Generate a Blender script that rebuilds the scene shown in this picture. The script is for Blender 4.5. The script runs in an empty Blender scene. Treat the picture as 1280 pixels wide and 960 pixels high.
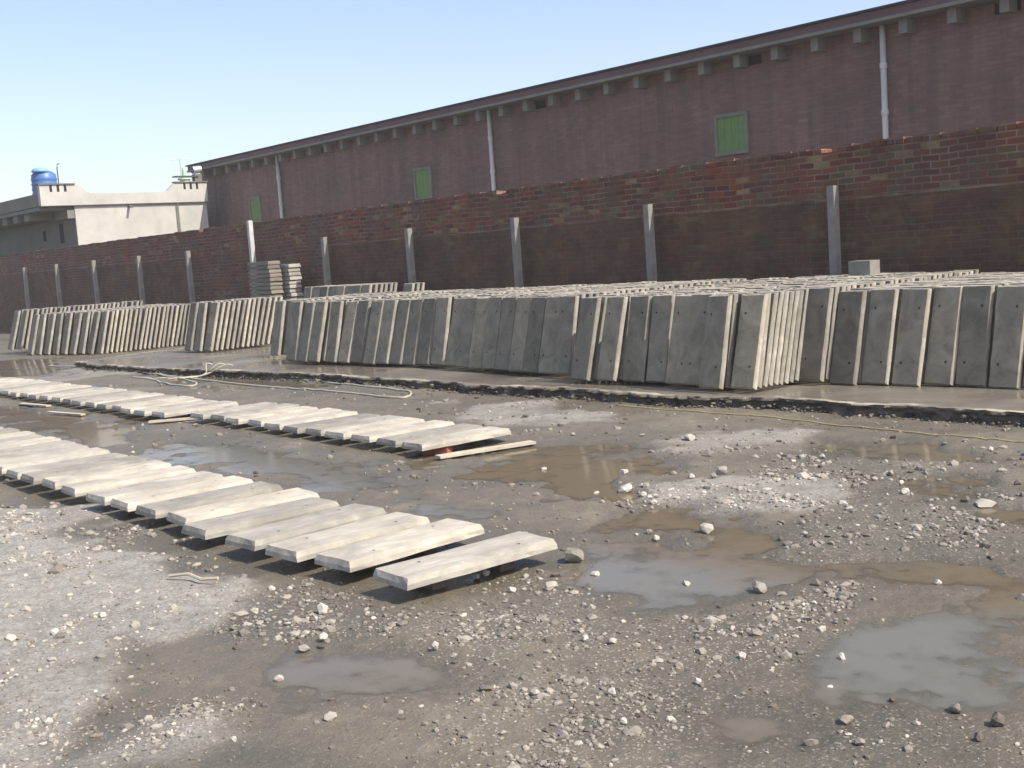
import bpy, bmesh, math, random
import numpy as np
from mathutils import Matrix, Vector

random.seed(7)
RNG = np.random.default_rng(11)
SC = bpy.context.scene
COL = SC.collection

# ------------------------------------------------------------------ measured layout data (world metres)
PUDDLES = [([(-2.786, 3.899), (-2.782, 4.232), (-2.67, 4.604), (-2.467, 4.833), (-1.736, 3.384), (-1.886, 3.373), (-2.078, 3.467), (-2.252, 3.458), (-2.436, 3.351), (-2.589, 3.373), (-2.598, 3.579)], 0.1), ([(-4.397, 3.98), (-4.382, 4.28), (-4.131, 4.499), (-3.717, 4.566), (-3.403, 4.529), (-3.342, 4.326), (-3.446, 4.167), (-3.441, 3.939), (-3.682, 3.678), (-4.02, 3.652)], 0.15), ([(-4.937, 4.773), (-4.695, 5.129), (-4.188, 5.159), (-3.967, 4.982), (-3.845, 4.663), (-4.131, 4.499), (-4.653, 4.617)], 1.0), ([(-7.651, 5.413), (-7.492, 6.109), (-7.27, 6.44), (-6.463, 6.462), (-5.694, 5.996), (-5.503, 5.335), (-5.971, 5.193), (-6.641, 5.102), (-7.055, 5.126)], 0.9), ([(-4.115, 6.48), (-3.959, 6.865), (-3.543, 6.969), (-2.987, 5.865), (-3.366, 5.825), (-3.742, 6.049)], 0.8), ([(-5.767, 7.644), (-3.84, 7.557), (-3.633, 7.147), (-4.51, 7.013), (-5.443, 7.208)], 0.5), ([(-3.561, 4.68), (-3.196, 4.944), (-2.769, 5.432), (-2.494, 4.887), (-2.863, 4.608), (-3.247, 4.561)], 0.7), ([(-10.868, 4.3), (-11.067, 4.956), (-9.612, 4.973), (-7.952, 4.856), (-6.819, 4.669), (-5.988, 4.329), (-6.472, 4.231), (-7.406, 4.242), (-8.209, 4.156), (-9.504, 4.16)], 0.3), ([(-16.421, 4.72), (-15.116, 4.908), (-12.858, 4.935), (-10.951, 4.255), (-11.458, 3.983), (-13.497, 4.017), (-15.693, 3.931), (-17.285, 4.349)], 0.9), ([(-4.285, 2.129), (-4.194, 2.411), (-3.885, 2.518), (-3.555, 2.511), (-3.53, 2.274), (-3.796, 2.098), (-4.078, 2.018)], 0.5), ([(-2.76, 2.883), (-2.554, 3.06), (-2.4, 3.012), (-2.444, 2.763), (-2.6, 2.709)], 0.6), ([(-29.731, 7.608), (-25.338, 8.345), (-22.78, 7.86), (-20.769, 6.945), (-23.686, 6.025)], 0.4), ([(-21.179, 8.692), (-16.554, 8.275), (-13.743, 8.252), (-13.29, 7.737), (-15.427, 7.212), (-18.807, 7.564)], 0.5)]
PALES = [([(-9.423, 2.069), (-8.161, 2.899), (-6.584, 2.491), (-5.515, 2.516), (-4.926, 2.191), (-5.147, 1.874), (-4.414, 1.52), (-3.847, 1.12), (-4.182, 0.818)], 1.0), ([(-5.914, 2.178), (-5.55, 2.577), (-5.019, 2.335), (-4.906, 2.068), (-5.117, 1.898)], 1.0), ([(-4.132, 1.561), (-3.911, 1.8), (-3.741, 1.625), (-3.827, 1.216), (-3.91, 1.141)], 0.9), ([(-10.399, 7.626), (-9.014, 8.018), (-7.716, 7.38), (-8.543, 6.987), (-9.616, 7.04)], 0.8), ([(-6.495, 6.766), (-6.444, 7.477), (-5.803, 7.797), (-5.495, 7.18), (-5.818, 6.739)], 0.7), ([(-5.157, 5.494), (-4.828, 6.045), (-4.334, 6.204), (-4.255, 5.847), (-4.334, 5.416), (-4.723, 5.16)], 0.8), ([(-24.132, 6.142), (-22.337, 8.386), (-18.993, 7.505), (-19.315, 6.32), (-21.681, 5.5)], 0.6), ([(-10.144, 4.926), (-9.316, 5.132), (-8.736, 4.802), (-9.331, 4.594)], 0.35)]  # last patch paints the channel's pale reflection specks as ground colour
GRAVELS = [([(-4.239, 3.022), (-3.925, 3.415), (-3.327, 3.6), (-3.098, 4.057), (-2.742, 3.81), (-2.61, 3.355), (-3.025, 3.172), (-3.29, 2.841), (-3.457, 2.437), (-3.938, 2.594)], 1.0), ([(-9.423, 2.069), (-8.161, 2.899), (-6.584, 2.491), (-5.55, 2.577), (-4.851, 2.251), (-5.147, 1.874), (-4.414, 1.52), (-3.847, 1.12), (-4.182, 0.818)], 0.8), ([(-6.022, 2.221), (-5.604, 2.626), (-5.008, 2.818), (-4.453, 2.569), (-4.853, 2.043), (-5.09, 1.851)], 1.0), ([(-4.17, 1.577), (-3.96, 1.856), (-3.709, 1.609), (-3.827, 1.216), (-3.91, 1.141)], 1.0), ([(-5.32, 5.595), (-4.907, 6.147), (-4.361, 6.33), (-4.154, 5.783), (-4.272, 5.336), (-4.693, 5.057)], 1.2), ([(-4.702, 3.571), (-4.218, 3.839), (-3.883, 3.523), (-4.236, 3.25)], 0.8), ([(-5.598, 6.748), (-3.905, 7.687), (-2.579, 5.056), (-3.561, 4.68), (-4.334, 5.416)], 0.7), ([(-3.446, 2.656), (-2.807, 3.191), (-2.497, 3.25), (-1.754, 3.369), (-1.625, 3.117), (-2.795, 2.065), (-3.274, 2.301)], 0.75), ([(-4.736, 2.786), (-4.239, 3.022), (-3.274, 2.301), (-3.537, 2.074)], 0.35)]
DARKS = [([(-7.759, 3.021), (-5.984, 3.137), (-4.969, 2.931), (-5.281, 2.66), (-6.189, 2.376)], 0.8), ([(-5.158, 6.643), (-3.543, 6.969), (-2.703, 5.301), (-3.004, 4.908), (-3.684, 4.779)], 0.7), ([(-2.659, 3.017), (-2.253, 3.363), (-1.806, 3.322), (-1.625, 3.117), (-2.329, 2.484)], 0.8), ([(-4.453, 2.569), (-4.168, 2.796), (-3.783, 2.602), (-4.176, 2.4)], 0.5)]
LEDGE = [(-22.092, 7.778), (-19.855, 7.726), (-17.112, 8.03), (-15.026, 8.129), (-13.356, 8.271), (-11.751, 8.284), (-10.443, 8.346), (-9.498, 8.466), (-8.335, 8.494), (-7.544, 8.55), (-6.826, 8.601), (-6.016, 8.658), (-5.288, 8.709), (-4.49, 8.727)]
ROW_A = [(-9.23, 2.83, 0), (-8.84, 2.86, 0), (-8.41, 2.85, -0.033), (-7.87, 2.86, 0.101), (-7.53, 2.88, -0.009), (-7.11, 2.89, 0.03), (-6.71, 2.91, -0.046), (-6.3, 2.84, 0.039), (-5.8, 2.89, 0.136), (-5.38, 2.91, 0.119), (-4.98, 2.98, 0.199), (-4.47, 2.97, 0.009)]
STONES = [(-4.416, 3.957, 0.139, 0.098, 0.55, 'largest grey stone in the mud, just right of the lone end slab'), (-4.194, 3.891, 0.071, 0.044, 0.9, 'small cream stone right below the big grey stone by the lone slab'), (-4.706, 2.655, 0.064, 0.068, 1, 'bright white stone standing alone below the near row of slabs'), (-4.36, 2.452, 0.053, 0.049, 0.95, 'white stone just below the bright lone stone under the near row'), (-4.331, 2.342, 0.069, 0.035, 0.7, 'flat beige stone left of two white stones at the wet patch'), (-3.876, 2.689, 0.04, 0.047, 0.95, 'upright pale stone at the left end of the gravel spread'), (-4.302, 4.839, 0.098, 0.08, 0.8, 'pale boulder-shaped stone sitting in the brown puddle'), (-5.905, 5.812, 0.09, 0.062, 0.9, 'pale stone standing in the puddle with its reflection below'), (-5.453, 5.365, 0.125, 0.068, 0.95, 'cream stone at the front edge of the middle puddle, below the reflecting stone'), (-5.595, 5.249, 0.068, 0.042, 0.9, 'small cream stone at the left of the cream stone by the middle puddle'), (-5.251, 5.327, 0.072, 0.041, 0.9, 'small pale stone at the right of the cream stone by the middle puddle'), (-6.311, 6.954, 0.115, 0.064, 0.9, 'pale stone alone on the dry sand below the yellow rope'), (-5.214, 6.051, 0.13, 0.065, 0.75, 'wide light grey stone above the bright gravel patch'), (-5.161, 5.901, 0.064, 0.048, 0.6, 'small brown stone touching the wide grey stone above the gravel patch'), (-5.304, 5.842, 0.059, 0.038, 0.9, 'little white stone left of the wide grey stone'), (-3.926, 6.195, 0.075, 0.045, 0.95, 'white stone on dark gravel at the right of the bright gravel patch'), (-3.413, 6.179, 0.135, 0.048, 0.85, 'flat pale stone in the shallow water near the right edge'), (-4.411, 4.554, 0.061, 0.035, 0.9, 'small pale stone left of the boulder in the brown puddle'), (-4.526, 4.619, 0.053, 0.036, 0.5, 'small dark stone beside a pale one left of the brown puddle'), (-3.726, 4.034, 0.061, 0.034, 0.9, 'white stone in the grey puddle in the middle'), (-2.603, 3.651, 0.041, 0.051, 1, 'upright white stone at the left shore of the large grey puddle'), (-2.467, 3.384, 0.039, 0.027, 1, 'round white stone in the corner of the large grey puddle'), (-2.869, 3.398, 0.041, 0.032, 0.95, 'white stone at the right end of the gravel spread'), (-2.823, 3.091, 0.033, 0.033, 1, 'round white stone right below the gravel spread'), (-2.033, 3.462, 0.058, 0.046, 0.5, 'dark stone with a pale top standing in the large grey puddle'), (-1.869, 3.429, 0.068, 0.056, 0.35, 'biggest dark stone in the large grey puddle, near the right edge'), (-1.855, 3.292, 0.041, 0.033, 0.25, 'dark lump between two stones in the bottom right corner'), (-2.237, 3.409, 0.029, 0.023, 0.2, 'small black stone in the large grey puddle'), (-2.243, 3.155, 0.067, 0.028, 0.6, 'flat oval stone on the dark mud below the large puddle'), (-3.373, 4.132, 0.104, 0.059, 0.65, 'crumbling beige lump at the near shore of the middle grey puddle'), (-2.838, 4.71, 0.046, 0.034, 1, 'bright white stone on the brown flat right of the middle puddle'), (-2.449, 4.715, 0.059, 0.045, 0.6, 'grey stone on the right edge above the large puddle'), (-2.098, 3.016, 0.043, 0.024, 0.6, 'small flat grey stone under the flat oval stone'), (-4.61, 3.539, 0.056, 0.044, 0.95, 'white stone under the right side of the lone slab'), (-4.618, 3.478, 0.052, 0.036, 0.9, 'white stone under the middle of the lone slab'), (-4.261, 3.414, 0.053, 0.038, 0.95, 'cream stone below the right half of the lone slab'), (-4.16, 3.576, 0.099, 0.053, 0.8, 'pale crumbly lump below the big grey stone'), (-3.36, 3.189, 0.052, 0.029, 0.85, 'light stone in the top of the gravel spread'), (-3.47, 3.143, 0.04, 0.03, 0.95, 'white stone in the middle of the gravel spread'), (-2.962, 2.796, 0.038, 0.035, 1, 'clean white stone at the lower edge of the gravel spread'), (-2.763, 2.652, 0.033, 0.028, 1, 'white stone near the bottom of the photo under the gravel spread'), (-3.152, 2.6, 0.047, 0.032, 0.8, 'beige stone low in the middle of the gravel'), (-4.109, 2.1, 0.046, 0.039, 0.9, 'pale stone at the left shore of the faint wet patch'), (-3.565, 2.006, 0.065, 0.029, 0.8, 'long pale stone below the faint wet patch at lower left'), (-5.399, 1.676, 0.047, 0.035, 1, 'white stone on the bright limed ground at the left'), (-5.509, 1.939, 0.049, 0.028, 0.95, 'small pale stone on the bright ground right of the white one'), (-7.612, 5.902, 0.059, 0.046, 0.95, 'tiny white stone beside the red brick'), (-7.521, 5.715, 0.077, 0.045, 0.95, 'tiny white stone on the board beside the red brick'), (-5.03, 6.911, 0.052, 0.047, 0.9, 'small white stone on the dark gravel under the yellow rope'), (-7.426, 6.737, 0.061, 0.034, 0.9, 'tiny pale stone on the wet sand right of the far row of slabs'), (-6.521, 5.605, 0.059, 0.035, 0.9, 'tiny pale stone at the left of the middle puddle'), (-5.958, 8.922, 0.058, 0.051, 1, 'round white stone against the earth ledge'), (-4.3, 6.627, 0.054, 0.043, 0.7, 'grey stone on the dark gravel right of the yellow rope end'), (-4.126, 6.469, 0.052, 0.037, 0.9, 'pale stone just above the white stone on the dark gravel'), (-12.404, 5.247, 0.109, 0.054, 0.95, 'white stone at the near end of the far left row'), (-4.362, 6.436, 0.043, 0.037, 0.6, 'small dull stone left of the pale stones on dark gravel')]
HOSE1 = [(-18.305, 7.292), (-17.56, 7.434), (-17.25, 7.95), (-17.058, 8.327), (-15.61, 8.177), (-14.196, 8.275), (-12.933, 8.114), (-11.969, 8.071), (-11.538, 7.934), (-11.351, 7.646), (-12.344, 7.622), (-13.537, 7.645), (-15.034, 7.622), (-17.024, 7.713), (-18.74, 7.808), (-20.952, 7.856), (-23.394, 7.691)]
HOSE2 = [(-20.172, 7.839), (-17.49, 7.664), (-16.077, 7.348), (-16.004, 7.095), (-17.461, 7.263), (-18.252, 7.31)]
ROPE = [(-8.405, 8.216), (-7.538, 8.196), (-6.795, 8.215), (-6.158, 8.168), (-5.502, 8.12), (-4.893, 8.046), (-4.363, 8.009), (-4.011, 8.011)]
BOARD = [(-7.651, 5.452), (-7.352, 5.465), (-7.368, 6.134), (-7.572, 6.281)]
BOARD2 = [(-12.448, 5.13), (-12.19, 5.683)]
BRICK = [(-7.744, 5.641)]
CAM = ([[0.639105, -0.042263, 0.767957], [0.766201, 0.121884, -0.630936], [-0.066936, 0.991644, 0.110279]], 1490)
COLS = [(-5.41, 9.87, 0.12), (-5.75, 9.87, 0.12), (-6.04, 9.83, 0.12), (-6.27, 9.74, 0.12), (-6.59, 9.69, 0.12), (-6.88, 9.59, 0.12), (-7.16, 9.49, 0.12), (-7.39, 8.79, 0.12), (-7.76, 8.71, 0.12), (-8.15, 8.82, 0.12), (-8.62, 8.92, 0.12), (-9.05, 8.83, 0.12), (-9.39, 8.79, 0.12), (-9.67, 8.76, 0.12), (-10.3, 9.08, 0.12), (-10.68, 9.11, 0.12), (-11.01, 9.09, 0.12), (-11.33, 9.08, 0.12), (-11.68, 9.14, 0.12), (-11.95, 9.15, 0.12), (-12.39, 9.19, 0.12), (-12.96, 9.31, 0.12), (-13.24, 9.32, 0.12), (-13.42, 9.28, 0.12), (-13.62, 9.22, 0.12), (-13.94, 9.23, 0.12), (-14.22, 9.15, 0.12), (-14.5, 9.07, 0.12), (-15.04, 9.14, 0.12), (-15.29, 9.07, 0.12), (-15.52, 9.01, 0.12), (-15.96, 9.0, 0.12), (-16.21, 8.93, 0.12), (-17.81, 9.47, 0.12), (-20.63, 9.63, 0.12), (-20.96, 9.56, 0.12), (-21.22, 9.51, 0.12), (-25.3, 9.29, 0.0), (-25.71, 9.2, 0.0), (-26.07, 9.12, 0.0), (-26.55, 9.01, 0.0), (-27.02, 8.91, 0.0), (-27.4, 8.83, 0.0), (-28.11, 8.84, 0.0)]


# ------------------------------------------------------------------ camera, sky, sun, exposure
R3, FPX = CAM
cd = bpy.data.cameras.new('camera'); cam = bpy.data.objects.new('camera', cd); COL.objects.link(cam)
M = Matrix([[R3[i][0], R3[i][1], R3[i][2], 0.0] for i in range(3)] + [[0, 0, 0, 1]])
M[0][3], M[1][3], M[2][3] = 0.0, 0.0, 1.6
cam.matrix_world = M
cd.sensor_width = 36.0; cd.lens = 36.0 * FPX / 1280.0
cd.clip_start = 0.05; cd.clip_end = 3000
SC.camera = cam

SUN = Vector((0.62, 0.20, 0.76)).normalized()
w = bpy.data.worlds.new('World'); SC.world = w; w.use_nodes = True
nt = w.node_tree
sky = nt.nodes.new('ShaderNodeTexSky'); sky.sky_type = 'NISHITA'; sky.sun_disc = False
sky.sun_elevation = math.asin(SUN.z); sky.sun_rotation = math.atan2(SUN.x, SUN.y)
sky.altitude = 200; sky.air_density = 1.0; sky.dust_density = 1.9; sky.ozone_density = 3.0
bg = nt.nodes['Background']; bg.inputs[1].default_value = 0.125
tint = nt.nodes.new('ShaderNodeMix'); tint.data_type = 'RGBA'; tint.blend_type = 'MULTIPLY'; tint.inputs[0].default_value = 1
tint.inputs[7].default_value = (1.16, 1.0, .95, 1)      # dusty air
nt.links.new(sky.outputs[0], tint.inputs[6]); nt.links.new(tint.outputs[2], bg.inputs[0])
sd = bpy.data.lights.new('sun', 'SUN'); sd.energy = 3.35; sd.angle = math.radians(0.6); sd.color = (1.0, 0.945, 0.82)
so = bpy.data.objects.new('sun', sd); COL.objects.link(so)
so.rotation_euler = SUN.to_track_quat('Z', 'Y').to_euler()
SC.view_settings.view_transform = 'Standard'; SC.view_settings.look = 'None'
SC.view_settings.exposure = 0.90; SC.view_settings.gamma = 1.0; SC.view_settings.use_curve_mapping = False

# ------------------------------------------------------------------ numeric noise
def _hash(ix, iy, seed):
    n = (ix.astype(np.int64) * 374761393 + iy.astype(np.int64) * 668265263 + seed * 974634777) & 0x7fffffff
    n = ((n ^ (n >> 13)) * 1274126177) & 0x7fffffff
    n = (n ^ (n >> 16)) & 0xffff
    return n / 32767.5 - 1.0
def vnoise(x, y, seed=0):
    ix = np.floor(x); iy = np.floor(y); fx = x - ix; fy = y - iy
    fx = fx * fx * (3 - 2 * fx); fy = fy * fy * (3 - 2 * fy)
    a = _hash(ix, iy, seed); b = _hash(ix + 1, iy, seed); c = _hash(ix, iy + 1, seed); d = _hash(ix + 1, iy + 1, seed)
    return (a + (b - a) * fx) * (1 - fy) + (c + (d - c) * fx) * fy
def fbm(x, y, octv=4, seed=0):
    x = np.asarray(x, float); y = np.asarray(y, float)
    s = 0; amp = .5
    for o in range(octv):
        s = s + amp * vnoise(x * 2 ** o + 17.3 * o, y * 2 ** o - 9.1 * o, seed + o); amp *= .55
    return s
def sstep(a, b, x):
    t = np.clip((x - a) / (b - a), 0, 1); return t * t * (3 - 2 * t)
def sdpoly(x, y, poly):
    """signed distance, negative inside"""
    P_ = np.array(poly); n = len(P_)
    dmin = np.full(x.shape, 1e9); inside = np.zeros(x.shape, bool)
    for i in range(n):
        a = P_[i]; b = P_[(i + 1) % n]; e = b - a
        wx = x - a[0]; wy = y - a[1]
        t = np.clip((wx * e[0] + wy * e[1]) / (e @ e + 1e-12), 0, 1)
        dmin = np.minimum(dmin, np.hypot(wx - t * e[0], wy - t * e[1]))
        c = ((a[1] > y) != (b[1] > y)) & (x < (b[0] - a[0]) * (y - a[1]) / (b[1] - a[1] + 1e-12) + a[0])
        inside ^= c
    return np.where(inside, -dmin, dmin)
def area_mask(x, y, polys, soft, rough=.35, seed=0):
    r = np.hypot(x, y)
    nz = fbm(x * 1.7, y * 1.7, 5, seed) * rough * np.clip(r / 6, .5, 2.2)
    m = np.zeros(x.shape)
    for poly, k in polys:
        s = sdpoly(x, y, poly) + nz
        m = np.maximum(m, k * sstep(soft, -soft, s))
    return m
LX = np.array([p[0] for p in LEDGE]); LY = np.array([p[1] for p in LEDGE])
def ledge_y(x):
    return np.interp(x, LX, LY) + fbm(np.asarray(x) * 1.3, np.asarray(x) * 0 + 3, 5, 40) * .14 + (np.asarray(x) > -4.4) * 0
def ground_fields(x, y):
    x = np.asarray(x, float); y = np.asarray(y, float)
    h = .016 + .020 * fbm(x * .8, y * .8, 3, 1) + .012 * fbm(x * 3.5, y * 3.5, 4, 5) + .005 * fbm(x * 16, y * 16, 3, 8)
    pd = np.zeros(x.shape); br = np.zeros(x.shape)
    for i, (poly, b) in enumerate(PUDDLES):
        r = np.hypot(x, y)
        s = sdpoly(x, y, poly) + fbm(x * 2.3, y * 2.3, 6, 60) * .50 * np.clip(r / 6, .5, 1.6)
        m = sstep(.26, -.26, s)
        pd = np.maximum(pd, m); br = br + (b - br) * sstep(.5, 0, s)
    dry = area_mask(x, y, PALES, .12, .4, 21)
    h = h + dry * .014
    # banks against the earth ledge
    h = h * (1 - pd) + pd * (-.013 + .020 * fbm(x * 2.6, y * 2.6, 4, 9) + .010 * fbm(x * 11, y * 11, 4, 4))
    return h, pd, br, dry
def ground_z(x, y):
    return ground_fields(np.array([float(x)]), np.array([float(y)]))[0][0]

# ------------------------------------------------------------------ material helpers
def mat(name):
    m = bpy.data.materials.new(name); m.use_nodes = True
    t = m.node_tree; b = t.nodes['Principled BSDF']
    return m, t, b
def N(t, typ, **kw):
    n = t.nodes.new(typ)
    for k, v in kw.items():
        if isinstance(k, str) and k.startswith('i_'): n.inputs[k[2:].replace('_', ' ')].default_value = v
        else: setattr(n, k, v)
    return n
def L(t, a, b): t.links.new(a, b)
def noise(t, vec, scale, detail=5, rough=.6, dist=0):
    n = N(t, 'ShaderNodeTexNoise'); n.inputs['Scale'].default_value = scale; n.inputs['Detail'].default_value = detail
    n.inputs['Roughness'].default_value = rough; n.inputs['Distortion'].default_value = dist
    if vec is not None: L(t, vec, n.inputs['Vector'])
    return n.outputs['Fac']
def ramp(t, fac, stops):
    r = N(t, 'ShaderNodeValToRGB')
    while len(r.color_ramp.elements) < len(stops): r.color_ramp.elements.new(.5)
    for e, (p, c) in zip(r.color_ramp.elements, stops):
        e.position = p; e.color = (*c, 1) if len(c) == 3 else c
    L(t, fac, r.inputs[0]); return r.outputs[0]
def g(v): return (v, v, v)
def mix(t, fac, a, b, mode='MIX'):
    m = N(t, 'ShaderNodeMix', data_type='RGBA', blend_type=mode)
    for i, v in ((0, fac), (6, a), (7, b)):
        if hasattr(v, 'links') or isinstance(v, bpy.types.NodeSocket): L(t, v, m.inputs[i])
        elif i == 0: m.inputs[0].default_value = v
        else: m.inputs[i].default_value = (*v, 1)
    return m.outputs[2]
def mth(t, op, a, b=0., c=None, clamp=False):
    m = N(t, 'ShaderNodeMath', operation=op, use_clamp=clamp)
    for i, v in enumerate((a, b) if c is None else (a, b, c)):
        if isinstance(v, bpy.types.NodeSocket): L(t, v, m.inputs[i])
        else: m.inputs[i].default_value = v
    return m.outputs[0]
def bump(t, b, hgt, strength=.4, dist=.01):
    n = N(t, 'ShaderNodeBump'); n.inputs['Strength'].default_value = strength; n.inputs['Distance'].default_value = dist
    L(t, hgt, n.inputs['Height']); L(t, n.outputs[0], b.inputs['Normal'])
def objvec(t): return N(t, 'ShaderNodeTexCoord').outputs['Object']
def attr(t, name): return N(t, 'ShaderNodeAttribute', attribute_name=name).outputs['Fac']
def worldpos(t): return N(t, 'ShaderNodeNewGeometry').outputs['Position']

def simple(name, c1, c2, scale=6, rough=.8, bs=.3, bd=.006, metallic=0):
    m, t, b = mat(name); v = objvec(t)
    n = noise(t, v, scale, 6, .65)
    L(t, ramp(t, n, [(.3, c1), (.7, c2)]), b.inputs['Base Color'])
    b.inputs['Roughness'].default_value = rough; b.inputs['Metallic'].default_value = metallic
    bump(t, b, noise(t, v, scale * 8, 4), bs, bd)
    return m

def slab_material(name, rnd_from_attr):
    m, t, b = mat(name); v = worldpos(t)
    rnd = attr(t, 'rnd') if rnd_from_attr else N(t, 'ShaderNodeObjectInfo').outputs['Random']
    n1 = noise(t, v, 3.2, 5, .6, .6)
    sep = N(t, 'ShaderNodeMapping'); sep.inputs['Scale'].default_value = (26, 5, 9); L(t, v, sep.inputs['Vector'])
    n2 = noise(t, sep.outputs[0], 1.0, 5, .7)
    c = ramp(t, n1, [(.32, (.29, .275, .245)), (.5, (.42, .40, .355)), (.68, (.52, .495, .435))])
    c = mix(t, mth(t, 'MULTIPLY', ramp(t, n2, [(.42, g(1)), (.62, g(0))]), .52), c, (.27, .255, .23))
    c = mix(t, mth(t, 'MULTIPLY', N(t, 'ShaderNodeAttribute', attribute_type='OBJECT', attribute_name='pile_shade').outputs['Fac'], .75), c, (.12, .105, .08))
    tone = ramp(t, rnd, [(0, (.62, .61, .58)), (.5, (.92, .90, .86)), (1, (1.18, 1.12, 1.02))])
    c = mix(t, 1.0, c, tone, 'MULTIPLY')
    # the cast face of a stood-up slab is smooth grey cement, darker than when laid flat
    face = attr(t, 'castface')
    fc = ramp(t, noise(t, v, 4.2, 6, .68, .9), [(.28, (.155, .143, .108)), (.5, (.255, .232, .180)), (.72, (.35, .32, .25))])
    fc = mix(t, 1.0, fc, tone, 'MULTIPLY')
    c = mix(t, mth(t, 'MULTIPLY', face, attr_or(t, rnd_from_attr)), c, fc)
    L(t, c, b.inputs['Base Color']); b.inputs['Roughness'].default_value = .86
    fine = noise(t, v, 140, 3, .7); mid = noise(t, v, 22, 5, .6)
    bump(t, b, mth(t, 'ADD', mth(t, 'MULTIPLY', fine, .35), mid), .45, .006)
    return m
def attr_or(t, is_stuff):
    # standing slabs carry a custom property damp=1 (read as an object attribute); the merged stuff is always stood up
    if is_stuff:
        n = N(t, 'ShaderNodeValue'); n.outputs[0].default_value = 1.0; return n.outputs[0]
    n = N(t, 'ShaderNodeAttribute', attribute_type='OBJECT', attribute_name='face_dark'); return n.outputs['Fac']

def brick_material(name, cols, mortar, band=None, scale=1.0, grime=.3, bw=.235, rh=.08, ms=.010, mixmort=.5):
    m, t, b = mat(name); v = objvec(t)
    sep = N(t, 'ShaderNodeSeparateXYZ'); L(t, v, sep.inputs[0])
    wob = mth(t, 'MULTIPLY', mth(t, 'SUBTRACT', noise(t, v, .9, 3), .5), .09)
    wob2 = mth(t, 'MULTIPLY', mth(t, 'SUBTRACT', noise(t, v, 9, 3), .5), .012)
    zz = mth(t, 'ADD', mth(t, 'ADD', sep.outputs[2], wob), wob2)
    cmb = N(t, 'ShaderNodeCombineXYZ'); L(t, mth(t, 'ADD', sep.outputs[0], sep.outputs[1]), cmb.inputs[0]); L(t, zz, cmb.inputs[1])
    bt = N(t, 'ShaderNodeTexBrick'); L(t, cmb.outputs[0], bt.inputs['Vector'])
    bt.inputs['Scale'].default_value = scale; bt.inputs['Brick Width'].default_value = bw; bt.inputs['Row Height'].default_value = rh
    bt.inputs['Mortar Size'].default_value = ms; bt.inputs['Mortar Smooth'].default_value = .3; bt.inputs['Bias'].default_value = 0
    bt.inputs['Color1'].default_value = (0, 0, 0, 1); bt.inputs['Color2'].default_value = (1, 1, 1, 1); bt.inputs['Mortar'].default_value = (.5, .5, .5, 1)
    bf = mth(t, 'ADD', mth(t, 'MULTIPLY', bt.outputs['Color'], .75), mth(t, 'MULTIPLY', noise(t, v, 4, 4), .25))
    c = ramp(t, bf, cols)
    big = noise(t, v, .8, 5, .6, .5)
    c = mix(t, mth(t, 'MULTIPLY', ramp(t, big, [(.35, g(1)), (.62, g(0))]), grime), c, (.07, .055, .04))
    mm = mth(t, 'MULTIPLY', bt.outputs['Fac'], ramp(t, noise(t, v, 2.3, 5, .7), [(.38, g(.1)), (.62, g(1))]))
    mm = mth(t, 'MULTIPLY', mm, mixmort)
    c = mix(t, mm, c, mortar)
    smp = N(t, 'ShaderNodeMapping'); smp.inputs['Scale'].default_value = (2.6, 2.6, .16); L(t, v, smp.inputs['Vector'])
    c = mix(t, mth(t, 'MULTIPLY', ramp(t, noise(t, smp.outputs[0], 1.0, 5, .7), [(.38, g(1)), (.6, g(0))]), .38), c, (.075, .06, .048))
    # pale mortar smears
    sm = ramp(t, noise(t, v, 3.3, 6, .75, 1.2), [(.60, g(0)), (.69, g(1))])
    c = mix(t, mth(t, 'MULTIPLY', sm, .45), c, mortar)
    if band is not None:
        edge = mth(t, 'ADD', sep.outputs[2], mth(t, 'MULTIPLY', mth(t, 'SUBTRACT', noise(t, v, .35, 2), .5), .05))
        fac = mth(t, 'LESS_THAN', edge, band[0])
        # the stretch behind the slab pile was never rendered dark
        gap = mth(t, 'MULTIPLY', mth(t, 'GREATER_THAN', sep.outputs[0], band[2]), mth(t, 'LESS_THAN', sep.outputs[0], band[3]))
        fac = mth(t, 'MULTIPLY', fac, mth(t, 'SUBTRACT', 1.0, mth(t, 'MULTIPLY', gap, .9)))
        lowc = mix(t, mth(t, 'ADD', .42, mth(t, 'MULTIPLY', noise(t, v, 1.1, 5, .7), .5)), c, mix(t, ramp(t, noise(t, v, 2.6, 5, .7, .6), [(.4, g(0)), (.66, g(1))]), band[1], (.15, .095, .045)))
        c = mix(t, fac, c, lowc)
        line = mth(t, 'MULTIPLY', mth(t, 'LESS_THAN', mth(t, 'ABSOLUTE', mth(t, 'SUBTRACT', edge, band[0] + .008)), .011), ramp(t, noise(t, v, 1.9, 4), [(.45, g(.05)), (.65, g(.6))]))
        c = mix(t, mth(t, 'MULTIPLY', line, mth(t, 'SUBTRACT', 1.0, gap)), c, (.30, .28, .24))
    L(t, c, b.inputs['Base Color']); b.inputs['Roughness'].default_value = .9
    hh = mth(t, 'ADD', mth(t, 'MULTIPLY', mth(t, 'SUBTRACT', 1.0, bt.outputs['Fac']), 1.0), mth(t, 'MULTIPLY', noise(t, v, 40, 4), .5))
    bump(t, b, hh, .7, .012)
    return m

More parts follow.
